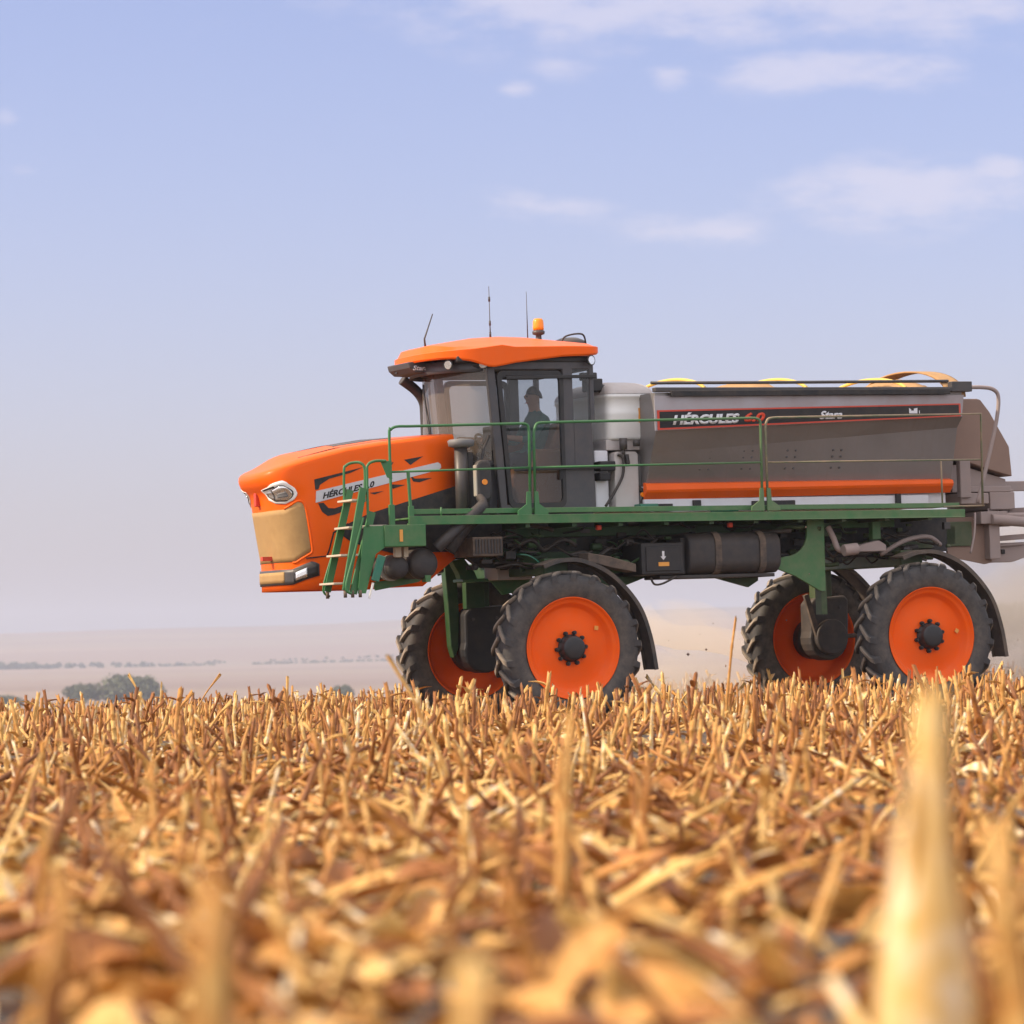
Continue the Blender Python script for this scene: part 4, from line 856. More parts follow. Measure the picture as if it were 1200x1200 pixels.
m = MB(); m.tube(smoothpath([(-.93, .55, 2.78), (-1.0, .32, 2.68), (-1.25, .28, 2.50), (-1.50, .25, 2.30), (-1.62, .3, 2.18)]), [.05]*6+[.07]*19, 12); m.build('spray_arm', 'dirtyblack', RT)
m = MB(); m.tube(smoothpath([(-1.05, .45, 2.55), (-1.25, .40, 2.40), (-1.42, .45, 2.15)]), .10, 12); m.build('air_duct', 'engine', RT)

# ---- platform, railing, ladder
def slope(u): return -.0042*(u+2.0)
m = MB()
for w0, w1_, v0, v1 in ((2.475, 2.56, .15, .19), (2.455, 2.475, .15, .24)):
    m.add([(u, v, w+slope(u)) for u in (-2.02, 5.60) for v in (v0, v1) for w in (w0, w1_)], [(0, 1, 3, 2), (4, 6, 7, 5), (0, 4, 5, 1), (2, 3, 7, 6), (0, 2, 6, 4), (1, 5, 7, 3)])
m.add([(u, v, w+slope(u)) for u in (-1.98, 5.58) for v in (.25, .30) for w in (2.585, 2.645)], [(0, 1, 3, 2), (4, 6, 7, 5), (0, 4, 5, 1), (2, 3, 7, 6), (0, 2, 6, 4), (1, 5, 7, 3)])
m.add([(u, v, w+slope(u)) for u in (-2.0, 5.58) for v in (.19, .86) for w in (2.525, 2.545)], [(0, 1, 3, 2), (4, 6, 7, 5), (0, 4, 5, 1), (2, 3, 7, 6), (0, 2, 6, 4), (1, 5, 7, 3)])
plat = m.build('platform', 'green', RT, .004)
m = MB()
for u in np.arange(-.5, 5.5, .62): m.box(u, u+.06, .2, .9, 2.40, 2.52)
m.build('platform_bracket', 'greend', plat)
def rail(nm, pts, r=.017): m = MB(); m.tube(pts, r, 10); return m
post_v = .18
rails = MB()
# front section: from the stair post along to the double post in the middle
rails.tube(smoothpath([(-2.235, post_v, 2.50), (-2.235, post_v, 3.50), (-2.215, post_v, 3.585), (-2.14, post_v, 3.622), (-2.0, post_v, 3.625)], 5)+[Vector((-.53, post_v, 3.65))]+smoothpath([(-.50, post_v, 3.65), (-.44, post_v, 3.63), (-.42, post_v, 3.55)], 4)+[Vector((-.44, post_v, 2.53))], .017, 10)
rails.tube([(-2.23, post_v, 3.085), (-.43, post_v, 3.12)], .013, 8)
rails.tube([(-1.6, post_v, 2.545), (-1.6, post_v, 2.66)], .01, 6)
r1 = rails.build('railing', 'rail', RT)
rails = MB()
rails.tube([Vector((-.375, post_v, 2.53)), Vector((-.36, post_v, 3.54))]+smoothpath([(-.35, post_v, 3.58), (-.31, post_v, 3.65), (-.2, post_v, 3.662)], 4)+[Vector((2.60, post_v, 3.70))]+smoothpath([(2.65, post_v, 3.70), (2.715, post_v, 3.67), (2.725, post_v, 3.58)], 4)+[Vector((2.71, post_v, 2.53))], .017, 10)
rails.tube([(-.36, post_v, 3.12), (2.72, post_v, 3.15)], .013, 8)
r2 = rails.build('railing', 'rail', RT)
rails = MB()
rails.tube([Vector((2.79, post_v, 2.53)), Vector((2.79, post_v, 3.58))]+smoothpath([(2.80, post_v, 3.63), (2.84, post_v, 3.69), (2.95, post_v, 3.705)], 4)+[Vector((5.90, post_v, 3.74)), Vector((5.88, post_v, 2.56))], .016, 10)
rails.tube([(2.79, post_v, 3.15), (5.87, post_v, 3.155)], .012, 8); rails.tube([(5.36, .3, 2.56), (5.36, .3, 3.16)], .012, 8); rails.tube([(5.3, post_v, 2.56), (5.9, post_v, 2.57)], .012, 8)
r3 = rails.build('railing', 'railrear', RT)
for u, sg in ((-.46, -1), (-.36, 1), (2.70, -1), (2.80, 1)):
    m = MB(); m.prism([(u-.03*sg, 2.55), (u+.15*sg, 2.55), (u+.15*sg, 2.60), (u+.035*sg, 2.68), (u+.025*sg, 2.83), (u-.025*sg, 2.83)], .155+.001*sg, .175)
    m.build('railing_foot', 'rail', plat, .003)
# stair post, second post, corner box
m = MB(); m.box(-2.27, -2.20, .16, .20, 2.40, 2.70); m.box(-2.02, -1.955, .16, .20, 2.46, 2.68); m.bar((-1.99, .18, 2.6), (-2.01, .18, 3.08), .035, .035); m.box(-2.32, -1.92, .155, .19, 2.46, 2.66) if False else None; m.build('stair_post', 'rail', RT, .006)
m = MB(); m.box(-2.35, -1.82, .14, .5, 2.20, 2.46); gb = m.build('corner_box', 'green', RT, .01)
m = MB(); m.box(-2.16, -2.12, .13, .141, 2.26, 2.40); m.build('reflector', 'label', gb)
lad = MB()
for v, (u0_, w0), (u1_, w1_) in ((.15, (-2.60, 2.90), (-2.86, 1.70)), (.65, (-2.57, 2.90), (-2.90, 1.70)), (.22, (-2.47, 2.62), (-2.74, 1.66))):
    lad.bar((u0_, v, w0), (u1_, v, w1_), .035, .085, upv=(1, 0, 0))
lad.prism([(-2.60, 2.45), (-2.33, 2.45), (-2.35, 2.19), (-2.46, 2.12), (-2.60, 1.66), (-2.70, 1.66)], .16, .175)
lad.tube(smoothpath([(-2.55, .15, 2.45), (-2.545, .15, 3.05), (-2.53, .15, 3.17), (-2.44, .15, 3.215), (-2.30, .15, 3.215)]), .017, 8)
lad.tube(smoothpath([(-2.65, .65, 2.5), (-2.64, .65, 3.10), (-2.61, .65, 3.19), (-2.52, .65, 3.225), (-2.44, .6, 3.215), (-2.40, .58, 3.12), (-2.42, .58, 2.75)]), .017, 8)
lad.tube(smoothpath([(-2.62, .13, 2.55), (-2.74, .13, 2.15), (-2.86, .13, 1.75), (-2.80, .13, 1.66)]), .017, 8)
lad.tube(smoothpath([(-2.70, .67, 2.4), (-2.86, .67, 2.0), (-2.94, .67, 1.72), (-2.86, .67, 1.64)]), .014, 8)
lad.prism([(-2.36, 3.21), (-2.22, 3.22), (-2.22, 3.0), (-2.28, 3.02)], .165, .18)
lado = lad.build('ladder', 'rail', RT, .004)
for u, w in ((-2.63, 2.76), (-2.68, 2.44), (-2.79, 2.115), (-2.89, 1.785)):
    m = MB(); m.box(u-.11, u+.11, .17, .64, w-.012, w+.012); m.build('step', 'tread', lado, .004)
m = MB(); m.box(-2.52, -2.30, .2, .66, 2.44, 2.465); m.build('landing', 'tread', lado)
m = MB(); m.bar((-2.40, .12, 2.10), (-2.50, .12, 1.80), .10, .03, upv=(0, 1, 0)); m.build('ladder_guard', 'teal', lado, .01)
m = MB(); m.bar((-2.52, .13, 1.78), (-2.57, .13, 1.60), .03, .02); m.build('white_strip', 'white', lado)
m = MB()
m = None
for u, v in ((-2.895, .65), (-2.865, .15), (-2.745, .22), (-2.67, .168)): m = MB(); m.cyl((u, v, 1.70), (u, v, 1.615), .022, 8); m.build('ladder_stop', 'dustarm', lado)

# ---- air reservoirs behind the ladder
for c, r in (((-2.08, .42, 1.965), .135), ((-1.745, .42, 2.0), .178)):
    c = Vector(c); m = MB(); m.lathe(c, [(-.05, .0), (-.045, r*.5), (-.02, r*.9), (.0, r), (.65, r), (.70, r*.6), (.71, 0)], 30); t = m.build('air_reservoir', 'dirtyblack', RT)
    m = MB(); m.lathe(c, [(.05, r+.002), (.06, r+.012), (.09, r+.012), (.10, r+.002)], 30); m.build('strap', 'stack', t)
m = MB(); m.cyl((-2.11, .55, 1.96), (-2.11, .62, 1.96), .155, 24); m.build('reservoir_lit_rim', 'cap', RT)  # pale disc set off-centre to show as the reservoir's sunlit rim
m = MB(); m.prism([(-2.20, 1.80), (-1.45, 1.90), (-1.62, 1.79), (-2.18, 1.70)], .9, .93); m.prism([(-1.75, 1.86), (-1.67, 1.86), (-1.68, 1.78), (-1.74, 1.78)], .38, .5); m.build('reservoir_bracket', 'green', RT)
m = MB(); m.box(-2.13, -2.05, .36, .44, 2.08, 2.22); m.box(-2.02, -1.96, .36, .44, 2.08, 2.22); m.build('valve_fitting', 'tread', RT, .01)

# ---- white tank behind the cab
m = MB(); pl = roundrect(.98, 1.62, .90, 2.50, .10, 5); n = len(pl); rows = []
for w, k in ((3.49, .98), (3.52, 1), (3.78, 1), (3.80, 1.008), (3.84, 1.008), (3.86, 1), (4.00, 1), (4.015, 1.03), (4.04, 1.035), (4.06, 1.02)): rows.append([(1.30+(u-1.30)*k, 1.7+(v-1.7)*k, w) for u, v in pl])
m.grid(rows, closed=True); m.add(rows[0], [tuple(range(n))]); wt = m.build('water_tank', 'white', RT)
rows = []
for q in range(9):
    a = q/8*math.pi/2; k = math.cos(a)**.7 if q < 8 else 0.01; rows.append([(1.30+(u-1.30)*1.035*k, 1.7+(v-1.7)*1.035*k, 4.06+.18*math.sin(a)) for u, v in pl])
m = MB(); m.grid(rows, closed=True); m.build('tank_lid', 'whitegrey', wt)
m = MB(); m.box(.96, 1.63, .94, 2.4, 3.36, 3.49); m.build('tank_shelf', 'whitegrey', wt, .01)
m = MB(); m.box(1.40, 1.56, .893, .899, 3.70, 3.88); m.build('warning_label', 'label', wt)
m = MB(); m.cyl((1.14, .82, 3.36), (1.14, .82, 3.50), .05, 14); m.cyl((1.14, .82, 3.30), (1.14, .82, 3.36), .022, 8); m.cyl((1.32, .82, 3.40), (1.32, .82, 3.48), .045, 14); m.build('sensor', 'stack', RT)
m = MB(); m.prism(roundrect(1.03, 1.36, 2.6, 3.34, .05, 4), .86, 2.2); ct = m.build('hydraulic_cabinet', 'whitegrey', RT, .015)
m = MB(); m.vlathe((1.40, 1.05, 2.62), [(0, .12), (.5, .14), (.68, .10), (.70, .02)]); m.build('filter_bowl', 'greylid', RT)
m = MB(); m.box(.80, .99, .95, 2.3, 2.6, 3.36); m.build('valve_cabinet', 'palebeam', RT, .02)
m = MB(); m.tube(smoothpath([(1.07, .845, 3.30), (1.13, .82, 3.25), (1.12, .82, 3.05), (1.0, .80, 2.85), (.86, .80, 2.66)]), .018, 8); m.tube(smoothpath([(1.19, .845, 3.30), (1.2, .83, 3.18)]), .03, 8)
m.tube(smoothpath([(1.35, .9, 2.9), (1.42, .85, 2.8), (1.38, .88, 2.62)]), .03, 8); m.build('hydraulic_hose', 'hose', RT)
m = MB(); m.cyl((1.385, .84, 2.80), (1.385, .80, 2.80), .03, 10); m.build('brass_fitting', 'amber', RT)
m = MB(); m.box(.80, 1.02, .80, 1.0, 3.10, 3.22); m.box(.80, .95, .80, .98, 2.98, 3.08); m.build('valve_block', 'seal', RT, .015)

# ---- hopper
U0, U1 = 1.42, 5.80
def w1f(u): return float(np.interp(u, [1.42, 5.76], [3.565, 3.72]))
def sect(u):
    a = w1f(u); b = a-float(np.interp(u, [1.42, 5.76], [.27, .13])); lw = float(np.interp(u, [1.42, 5.76], [2.90, 2.92]))
    return [(.462, 4.04), (.462, a), (.60, b), (.80, lw), (2.6, lw), (2.80, b), (2.938, a), (2.938, 4.04)]
m = MB(); us = np.linspace(U0, U1, 9); rows = [[(u, v, w) for v, w in sect(u)] for u in us]
m.grid(rows, smooth=False); m.add(rows[0], [tuple(range(8))]); m.add(rows[-1], [tuple(range(8))])
hop = m.build('hopper', 'steel', RT, .004)
m = MB(); m.prism([(1.40, w1f(1.42)+.002), (5.78, w1f(5.76)+.002), (5.82, 4.0), (1.40, 4.0)], .440, .461); m.build('hopper_upper_plate', 'steelrim', hop, .003)
m = MB(); m.prism([(1.43, 3.575), (5.76, 3.725), (5.76, 3.89), (1.43, 3.82)], .436, .4405); dc = m.build('hopper_decal', 'decal', hop)
m = MB()
for P in ([(1.43, 3.80), (5.76, 3.873), (5.76, 3.89), (1.43, 3.82)], [(1.43, 3.575), (5.76, 3.725), (5.76, 3.741), (1.43, 3.597)], [(1.43, 3.597), (1.46, 3.598), (1.46, 3.80), (1.43, 3.80)], [(5.735, 3.741), (5.76, 3.741), (5.76, 3.873), (5.735, 3.873)]): m.prism(P, .433, .437)
m.build('decal_border', 'red', dc)
lettering('hopper_lettering', 'HÉRCULES', 'letter', dc, 1.64, 2.57, 3.635, 3.785, .4335, shear=.22, bold=.05, slope=.022)
lettering('hopper_number', '6.0', 'letterred', dc, 2.63, 2.93, 3.665, 3.785, .4335, shear=.2, bold=.05, slope=.022)
lettering('maker_lettering', 'Stara', 'letter', dc, 3.70, 4.03, 3.695, 3.80, .4335, shear=.35, bold=.04, slope=.026)
m = MB(); m.box(5.00, 5.12, .4325, .437, 3.765, 3.80); m.prism([(5.0, 3.80), (5.0, 3.835), (5.03, 3.815), (5.03, 3.80)], .4325, .437); m.prism([(5.07, 3.80), (5.07, 3.825), (5.12, 3.835), (5.12, 3.80)], .4325, .437); m.box(5.145, 5.155, .4325, .437, 3.765, 3.80); m.build('factory_emblem', 'letter', dc)
m = MB(); m.box(1.40, 5.86, .40, .50, 4.045, 4.10); m.box(5.62, 5.92, .395, .505, 4.04, 4.17); m.box(1.40, 5.86, 2.90, 3.0, 4.045, 4.10); m.build('hopper_rim', 'stack', hop, .008)
m = MB(); m.prism([(1.60, 3.985), (5.58, 4.005), (5.58, 4.075), (1.60, 4.055)], .37, .40); m.build('tarpaulin_track', 'engine', hop, .006)
m = MB(); m.tube([(1.45, .62, 4.17), (3.2, .62, 4.175), (5.7, .62, 4.19)], .02, 8); m.build('tarpaulin_pole', 'stack', hop)
for u in (2.42, 3.86, 5.30):
    m = MB(); pts = []
    for i in range(25):
        a = math.pi*i/24; pts.append((u-.22, 1.7-1.18*math.cos(a), 3.98+.30*math.sin(a)))
    m.tube(pts, .022, 8); m.build('tarpaulin_hoop', 'yellow', hop)
m = MB(); bow = [(1.7-1.2*math.cos(math.pi*i/24), 3.98+.40*math.sin(math.pi*i/24)) for i in range(25)]
m.grid([[(u, v, w) for v, w in bow] for u in (5.60, 5.66, 5.84, 5.88)]); m.build('end_bow', 'heap', hop, solid=.02)
m = MB()
for k, u in enumerate((2.13, 2.72, 3.34, 4.0)):
    for dx in (0, .12):
        for dz in (0, .14, .22):
            w = 3.22-.012*k*0+dz-.12; b = w1f(u)-.2; v = .60+(.20)*(b-w)/(b-2.9)
            m.cyl((u+dx, v+.02, w), (u+dx, v-.012, w), .013, 8)
m.build('plate_bolts', 'stack', hop)
m = MB()
sec = [(.80, 2.945), (.715, 2.925), (.70, 2.85), (.715, 2.82), (.80, 2.735)]
rows = [[(u, v, w+(.032 if w < 2.9 else 0.0)*(u-1.38)/4.4) for v, w in sec] for u in np.linspace(1.385, 5.78, 8)]
m.grid(rows, smooth=False); m.add(rows[0], [(0, 1, 2, 3, 4)]); m.add(rows[-1], [(4, 3, 2, 1, 0)]); m.build('orange_trim', 'trim', hop, .004)
m = MB(); m.box(1.39, 5.45, .79, .86, 2.58, 2.74); m.box(1.39, 5.75, .87, 2.5, 2.6, 2.9); pb = m.build('hopper_beam', 'palebeam', hop, .006)
for bb in ((1.52, 1.76, .74, .789, 2.59, 2.68), (2.05, 2.16, .75, .789, 2.6, 2.72), (2.88, 3.50, .77, .789, 2.63, 2.70), (4.95, 5.02, .74, .789, 2.6, 2.76)): m = MB(); m.box(*bb); m.build('beam_latch', 'engine', pb, .008)
m = MB(); m.box(1.25, 1.50, .62, .8, 2.6, 2.68); m.box(2.25, 2.55, .5, .7, 2.56, 2.62); m.build('teal_cover', 'teal', RT, .01)
# rear pipe
m = MB(); m.tube(smoothpath([(5.90, .55, 4.10), (6.15, .55, 4.105), (6.33, .55, 4.075), (6.40, .55, 3.97), (6.36, .55, 3.68), (6.22, .55, 3.2), (6.03, .55, 2.62)], 6), .026, 10); m.build('tarpaulin_crank', 'rearsteel', RT)

# ---- spreading gear at the rear, coated in dust
m = MB(); m.prism([(5.86, 4.0), (6.45, 4.0), (6.50, 3.985), (6.63, 3.83), (6.91, 3.37), (6.94, 2.98), (6.54, 3.09), (6.22, 3.19), (5.86, 3.24)], 1.15, 2.5); m.build('rear_housing', 'rearbrown', RT, .012)
m = MB(); m.prism([(5.9, 3.16), (6.22, 3.14), (6.90, 2.95), (6.93, 2.80), (6.4, 2.78), (5.9, 2.78)], 1.25, 2.4); m.box(6.05, 6.95, 1.2, 1.3, 2.78, 2.86); m.box(6.0, 6.16, .9, 1.0, 2.7, 3.2); m.box(6.03, 6.45, .95, 2.4, 2.62, 2.76); m.box(6.62, 7.0, 1.2, 2.3, 2.55, 2.78); m.build('conveyor_end', 'rearsteel', RT, .012)
m = MB(); m.box(6.75, 7.75, 1.45, 1.55, 2.80, 2.93); m.box(6.7, 7.05, 1.3, 1.7, 2.60, 2.82); m.build('deflector_arm', 'rearsteel', RT, .012)
for v in (1.35, 2.2):
    m = MB(); m.vlathe((6.9, v, 2.43), [(0, .36), (.02, .38), (.05, .38), (.07, .34), (.075, .0)], 30)
    for k in range(4): a = k*math.pi/2+.4; m.bar((6.9, v, 2.53), (6.9+.34*math.cos(a), v+.34*math.sin(a), 2.53), .012, .07)
    m.cyl((6.9, v, 2.33), (6.9, v, 2.60), .09, 16); m.build('spinner_disc', 'rearsteel', RT)
m = MB(); m.box(6.35, 6.75, 1.0, 2.4, 2.36, 2.52); m.cyl((6.5, 1.0, 2.42), (7.1, 1.0, 2.37), .07, 12); m.bar((6.55, 1.3, 2.16), (7.7, 1.3, 2.22), .06, .07); m.bar((6.6, 1.3, 2.07), (7.2, 1.3, 2.10), .02, .03); m.build('spinner_frame', 'rearsteel', RT, .01)
m = MB(); m.prism([(6.56, 1.86), (7.02, 1.86), (7.7, 2.06), (7.7, 2.13), (6.56, 2.11)], 1.35, 1.42); m.prism([(6.5, 2.5), (6.66, 2.5), (6.66, 1.9), (6.5, 1.9)], 1.05, 1.3); m.build('rear_bumper', 'rearsteel', RT, .01)
m = MB(); m.box(6.85, 6.90, 1.33, 1.36, 1.97, 2.03); m.build('bumper_hole', 'engine', RT)
m = MB(); m.prism([(5.85, 2.46), (6.60, 2.46), (6.60, 1.86), (6.50, 1.84), (5.95, 1.95)], 1.18, 1.22); m.build('mud_flap', 'rearbrown', RT)
m = MB(); m.tube(smoothpath([(6.2, .9, 2.5), (6.12, .8, 2.25), (6.02, .75, 1.98)]), .015, 6); m.tube(smoothpath([(4.6, .6, 1.98), (4.9, .5, 2.15), (5.3, .6, 2.2), (5.6, .8, 2.1)]), .03, 8); m.build('rear_hose', 'rearsteel', RT)

# ---- chassis
m = MB()
for v in (1.15, 2.15): m.box(-1.1, 6.3, v, v+.10, 2.08, 2.40)
m.box(-.9, -.75, 1.15, 2.2, 2.1, 2.36); m.box(.9, 1.05, 1.15, 2.2, 2.1, 2.36); m.box(3.4, 3.6, 1.15, 2.2, 2.1, 2.36); m.box(5.9, 6.05, 1.15, 2.2, 2.1, 2.36)
m.box(-.4, 3.9, .98, 1.03, 2.30, 2.42); m.build('chassis', 'greend', RT, .01)
for u in (0, WB):
    m = MB(); m.box(u-.16, u+.16, .45, 3.0, 1.83, 2.03); m.box(u-.22, u+.22, 1.0, 2.4, 1.98, 2.12)
    for v in (.52, 2.78): m.box(u-.13, u+.13, v, v+.17, 1.40, 1.95)
    m.build('axle', 'greend', RT, .015)
    # drop box and hub motor on the inner side of each wheel
    for v0, v1 in ((2.66, 2.96), (.44, .70)):
        a0 = .25; pts = [(u+.29*math.cos(R_(a)), RW+.29*math.sin(R_(a))-.0) for a in range(-200, 21, 17)]
        m = MB(); m.prism(pts+[(u+.31, 1.44), (u+.26, 1.50), (u-.20, 1.47), (u-.27, 1.40)], v0, v1); db = m.build('hub_motor', 'black' if u == 0 else 'dirtyblack', RT, .03)
        m = MB()
        for du, dw in ((-.16, 1.33), (.17, 1.34)): m.cyl((u+du, v0+.01, dw), (u+du, v0-.015, dw), .02, 8)
        m.build('cover_bolt', 'stack', db)
        m = MB(); m.cyl((u, v1-.01 if v1 > 1 else v0+.01, RW), (u, v1+.22 if v1 > 1 else v0-.15, RW), .27, 30); m.build('brake_drum', 'engine', db)
m = MB(); m.cyl((WB, 2.56, RW+.02), (WB, 2.67, RW+.02), .235, 28); m.build('motor_cap', 'dirtyblack', RT, .02)
m = MB(); m.tube([(WB+.2, 2.62, RW+.02), (WB+.75, 2.62, RW+.05)], .03, 8); m.bar((WB-.36, 2.62, 1.52), (WB-.16, 2.62, .84), .05, .07); m.build('steering_link', 'dustarm', RT)
# front leg of the far wheel and its green steering frame
m = MB(); m.prism([(-.46, 2.10), (-.30, 2.10), (-.27, 1.45), (-.30, .95), (-.36, .85), (-.40, 1.0), (-.42, 1.5)], 2.84, 2.98); m.box(-.24, .02, 2.68, 2.8, 1.46, 1.80); m.build('front_leg', 'greend', RT, .01)
m = MB(); m.prism([(-.75, 2.06), (-.58, 2.08), (-.45, 1.92), (-.40, 1.80), (-.62, 1.78), (-.66, 1.9)], 1.9, 2.05); m.box(-.66, .42, 1.78, 2.1, 1.79, 1.825); m.prism([(-.20, 1.79), (.42, 1.79), (.20, 1.66), (-.05, 1.62)], 1.95, 2.0); m.build('steering_frame', 'green', RT, .006)
m = MB(); m.box(-.32, .16, 1.5, 1.9, 1.80, 2.0); m.box(.16, .34, 1.5, 1.8, 1.92, 1.99); m.build('steering_block', 'whitegrey', RT, .012)
m = MB(); m.box(-.28, -.18, 1.49, 1.5, 1.92, 1.97); m.box(-.03, .06, 1.49, 1.5, 1.86, 1.90); m.build('block_slot', 'engine', RT)
m = MB(); m.cyl((.02, 1.6, 2.0), (.02, 1.6, 2.22), .028, 12); m.cyl((.02, 1.6, 2.2), (.02, 1.6, 2.42), .05, 12); m.cyl((-.12, 1.6, 2.0), (-.12, 1.6, 2.18), .03, 12); m.build('suspension_cylinder', 'stack', RT)
m = MB(); m.strip(smoothpath([(-.42, 0, 2.08), (-.30, 0, 2.06), (-.16, 0, 1.96), (-.02, 0, 1.76)], 5) and [(p.x, p.z) for p in smoothpath([(-.42, 0, 2.08), (-.30, 0, 2.06), (-.16, 0, 1.96), (-.02, 0, 1.76)], 5)], .55, .95, .015); m.build('inner_guard', 'teal', RT)
m = MB(); m.box(-1.15, -.76, .30, .9, 2.07, 2.30); rb = m.build('finned_cooler', 'dustarm', RT, .01)
m = MB()
for k in range(9): m.box(-1.12+.04*k, -1.10+.04*k, .285, .30, 2.10, 2.27)
m.build('cooler_fin', 'dirtyblack', rb)
# rear leg, near side
arc = [(3.50-.30+.30*math.cos(R_(a)), 2.34-.30+.30*math.sin(R_(a))-.02) for a in range(0, -91, -15)]
m = MB(); m.prism([(3.50, 2.44), (3.74, 2.44), (3.73, 1.54), (3.66, 1.54), (3.30, 1.74), (2.98, 1.86), (3.02, 1.93), (3.14, 1.98)]+[(3.20+.29*math.sin(R_(a)), 2.28-.29*math.cos(R_(a))) for a in range(10, 91, 16)], .48, .52); m.build('rear_leg_plate', 'green', RT, .006)
m = MB(); m.prism([(2.2, 1.80), (3.0, 1.86), (3.0, 1.70), (2.86, 1.62)], .9, .95); m.prism([(.75, 1.78), (1.5, 1.80), (1.2, 1.70), (.72, 1.55)], .9, .95); m.box(3.70, 3.78, .55, .7, 1.25, 1.75); m.build('gusset', 'greend', RT)
m = MB(); m.prism([(4.0, 2.02), (4.55, 2.02), (4.55, 2.10), (4.45, 2.16), (4.25, 2.12), (4.1, 2.08)], .35, .5); m.tube(smoothpath([(3.80, .5, 2.35), (3.85, .45, 2.2), (3.9, .42, 2.06), (4.05, .4, 2.04)]), .04, 8); m.cyl((3.9, .3, 2.04), (4.1, .3, 2.06), .075, 14); m.build('rear_actuator', 'rearsteel', RT, .012)
m = MB(); m.box(4.5, 4.62, .6, .7, 2.18, 2.42); m.box(3.75, 5.0, .9, 1.0, 2.34, 2.44); m.build('rear_bracket', 'green', RT, .008)
# toolbox, fuel tank
m = MB(); m.box(1.13, 1.72, .40, .95, 1.79, 2.19); tb = m.build('tool_box', 'black', RT, .025)
m = MB(); m.box(1.19, 1.66, .385, .40, 1.84, 2.14); ld = m.build('box_lid', 'black', tb, .012)
m = MB(); m.box(1.408, 1.438, .381, .386, 2.01, 2.085); m.prism([(1.385, 2.02), (1.423, 1.975), (1.461, 2.02)], .381, .386); m.build('arrow_sign', 'letter', ld)
m = MB(); m.box(1.355, 1.50, .381, .386, 1.90, 1.95); m.build('orange_label', 'label', ld)
m = MB(); prf = roundrect(.36, .98, 1.79, 2.30, .16, 6); n = len(prf); rows = [[(u, v, w) for v, w in prf] for u in (1.78, 1.80, 2.2, 2.6, 3.03, 3.06)]
rows[0] = [(1.78, .67+(v-.67)*.9, 2.05+(w-2.05)*.9) for v, w in prf]; rows[-1] = [(3.06, .67+(v-.67)*.9, 2.05+(w-2.05)*.9) for v, w in prf]
m.grid(rows, closed=True); m.add(rows[0], [tuple(range(n))]); m.add(rows[-1], [tuple(range(n))]); ft = m.build('fuel_tank', 'dirtyblack', RT)
for u in (2.13, 2.75):
    m = MB(); p2 = roundrect(.35, .99, 1.78, 2.31, .165, 6); k = len(p2); m.grid([[(uu, v, w) for v, w in p2] for uu in (u, u+.085)], smooth=False, closed=True); m.build('tank_strap', 'dustarm', ft, solid=.012)
m = MB(); m.box(1.72, 1.95, .5, .9, 1.80, 2.24); m.box(1.4, 3.0, .45, .9, 1.74, 1.785); m.build('tank_cradle', 'dirtyblack', RT, .01)
m = MB(); m.tube(smoothpath([(1.25, .4, 1.76), (1.30, .4, 1.68), (1.42, .4, 1.69), (1.60, .4, 1.77)]), .014, 6); m.build('drain_hose', 'hose', RT)
# fenders
def fender(u, v0, v1, far=False):
    P = [(p.x+u, p.z) for p in smoothpath([(-.30, 0, 1.93), (-.05, 0, 2.0), (.25, 0, 1.98), (.62, 0, 1.80), (.95, 0, 1.44), (1.10, 0, 1.05), (1.17, 0, .64)], 6)]
    m = MB(); m.strip(P, v0, v1, .02)
    for v in (v0, v1-.02): m.strip([(a, b) for a, b in P], v, v+.02, -.03)
    f = m.build('fender', 'fender', RT); return f
fender(0, .14, .46); fender(WB, .14, .46); fender(0, 3.0, 3.46); fender(WB, 3.0, 3.46)
m = MB(); m.prism([(.33, 2.08), (.62, 2.03), (.97, 1.93), (.97, 1.83), (.62, 1.90), (.33, 1.98)], .22, .5); m.build('fender_bracket', 'dustarm', RT, .008)
# pipes, hoses and small gear slung under the platform
rr = random.Random(5)
for k in range(70):
    u = rr.uniform(-1.0, 4.9); w = rr.uniform(1.92, 2.44); v = rr.uniform(.5, 1.1); ln = rr.uniform(.25, 1.0); m = MB()
    pts = [(u, v, w)]
    for i in range(4): pts.append((u+ln*(i+1)/4, v+rr.uniform(-.12, .12), min(2.46, max(1.84, w+rr.uniform(-.08, .07)))))
    m.tube(smoothpath(pts, 4), rr.choice([.012, .016, .02, .028]), 6); m.build('hydraulic_hose', 'hose' if rr.random() < .75 else 'greend', RT)
for k in range(80):
    u = rr.uniform(-1.0, 5.6); w = rr.uniform(1.88, 2.36); v = rr.uniform(.6, 1.05); m = MB(); a, b, c = rr.uniform(.04, .16), rr.uniform(.04, .1), rr.uniform(.03, .10)
    if rr.random() < .5: m.box(u, u+a, v, v+b, w, w+c)
    else: m.cyl((u, v, w), (u+a, v, w), c*.6, 10)
    m.build('valve', rr.choice(['engine', 'greend', 'engine', 'dirtyblack', 'greend', 'stack']), RT, .006)
m = MB(); m.prism([(-.95, 2.48), (5.85, 2.48), (5.85, 2.02), (5.2, 1.96), (3.6, 1.98), (3.3, 1.80), (.85, 1.76), (.55, 1.88), (-.75, 1.95), (-.95, 2.1)], 1.04, 1.14); m.build('underside_dark_fill', 'engine', RT)  # black sheet added to fill the gaps and darken the shaded underside
m = MB(); m.box(-.70, .85, .98, 1.035, 2.02, 2.12); m.box(1.0, 3.3, .97, 1.035, 1.84, 1.92); m.box(3.8, 5.6, .98, 1.035, 2.06, 2.15); m.build('pipe_tray', 'greend', RT, .008)
for u in (.55, 2.35): m = MB(); m.box(u, u+.06, .4, .46, 2.36, 2.42); m.build('marker_lamp', 'letterred', RT, .01)

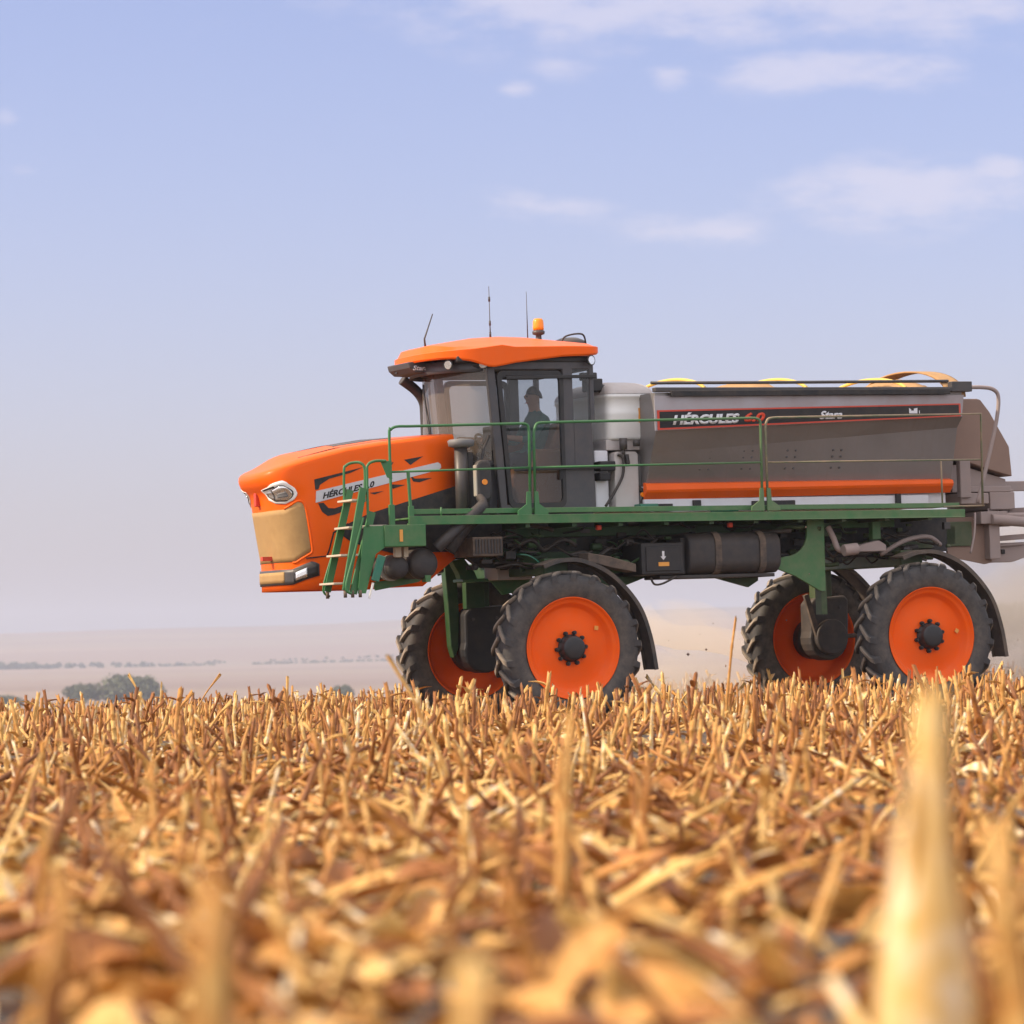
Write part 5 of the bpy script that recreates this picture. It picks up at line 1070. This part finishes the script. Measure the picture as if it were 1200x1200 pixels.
# ---- heaped load
def heap():
    m = MB(); rr = np.random.default_rng(3); us = np.linspace(1.6, 5.75, 84); vs_ = np.linspace(.56, 2.84, 30); rows = []
    for v in vs_:
        row = []
        for u in us:
            e = max(0, 1-((v-1.7)/1.16)**2); hgt = .24*math.exp(-((u-5.45)/.36)**2)+.22*math.exp(-((u-3.25)/.40)**2)+.04*math.exp(-((u-2.0)/.5)**2)
            row.append((u+rr.normal(0, .008), v, 3.90+(.14+hgt)*e**.7+rr.normal(0, .010)*e))
        rows.append(row)
    m.grid(rows); o = m.build('material_heap', 'heap', None); o.matrix_world = root.matrix_world.copy(); return o
tag(heap(), 'brown heaped spreading material rising above the rim of the steel hopper', 'load')

# ---- driver
def driver():
    names = {}; V = []; E_ = []; RD = []
    def j(n, p, r, frm=None):
        names[n] = len(V); V.append(p); RD.append(r)
        if frm is not None: E_.append((names[frm], names[n]))
    j('pelvis', (.36, 1.7, 3.28), .15); j('waist', (.38, 1.7, 3.46), .135, 'pelvis'); j('chest', (.38, 1.7, 3.68), .165, 'waist'); j('collar', (.37, 1.7, 3.83), .12, 'chest')
    j('neck', (.355, 1.7, 3.92), .062, 'collar'); j('jaw', (.325, 1.7, 4.0), .075, 'neck'); j('skull', (.345, 1.7, 4.11), .112, 'jaw')
    j('nose', (.215, 1.7, 4.06), .016, 'skull')
    for sg, s in ((-1, 'n'), (1, 'f')):
        j('ear'+s, (.36, 1.7+sg*.105, 4.08), .02, 'skull')
        j('sho'+s, (.375, 1.7+sg*.19, 3.79), .075, 'collar'); j('elb'+s, (.20, 1.7+sg*.27, 3.52), .052, 'sho'+s); j('wri'+s, (-.12, 1.7+sg*.20, 3.56), .034, 'elb'+s); j('pal'+s, (-.21, 1.7+sg*.175, 3.58), .036, 'wri'+s)
        for q in range(4): j('f%d%s' % (q, s), (-.285, 1.7+sg*(.155+.017*q), 3.615-.016*q), .010, 'pal'+s); j('g%d%s' % (q, s), (-.305, 1.7+sg*(.15+.017*q), 3.575-.016*q), .009, 'f%d%s' % (q, s))
        j('th'+s, (-.24, 1.7+sg*.14, 3.61), .011, 'pal'+s)
        j('kne'+s, (-.12, 1.7+sg*.16, 3.30), .075, 'pelvis'); j('ank'+s, (-.20, 1.7+sg*.16, 2.86), .05, 'kne'+s); j('toe'+s, (-.38, 1.7+sg*.16, 2.80), .045, 'ank'+s)
    me = bpy.data.meshes.new('person'); me.from_pydata(V, E_, []); o = bpy.data.objects.new('person', me); COL.objects.link(o)
    sk_ = o.modifiers.new('skin', 'SKIN'); sl = me.skin_vertices[0].data
    for i, r in enumerate(RD): sl[i].radius = (r, r)
    for x in sl: x.use_root = False
    sl[0].use_root = True; o.modifiers.new('sub', 'SUBSURF').render_levels = 2; o.modifiers['sub'].levels = 2; sk_.use_smooth_shade = True
    dg = bpy.context.evaluated_depsgraph_get(); nm = bpy.data.meshes.new_from_object(o.evaluated_get(dg)); o.modifiers.clear(); o.data = nm; nm.name = 'person'
    nm.materials.clear()
    for k in ('shirt', 'trousers', 'skin'): nm.materials.append(M[k])
    for p in nm.polygons:
        c = p.center; p.material_index = 2 if (c.z > 3.90 or c.x < .06 and c.z > 3.45) else (1 if c.z < 3.38 else 0)
    o.matrix_world = root.matrix_world.copy()
    m = MB(); rows = []
    for i in range(9):
        a = i/8*1.5; rows.append([(.352+.108*math.sin(a)*math.cos(t), 1.7+.092*math.sin(a)*math.sin(t), 4.10+.118*math.cos(a)-.05*math.sin(a)*max(0, math.cos(t))) for t in [2*math.pi*k/20 for k in range(20)]])
    m.grid(rows, closed=True); h = m.build('hair', 'hair', o)
    m = MB()
    for sg in (-1, 1): m.tube([(.238, 1.7+sg*.036, 4.085), (.228, 1.7+sg*.036, 4.085)], [.014, .008], 10)
    m.build('eyes', 'hair', o)
    m = MB(); m.tube([(.246, 1.672, 4.005), (.236, 1.7, 4.003), (.246, 1.728, 4.005)], .007, 6); m.build('mouth', 'red', o)
    return o
tag(driver(), 'driver in a teal shirt sitting behind the cab window with hands on the steering wheel', 'person')
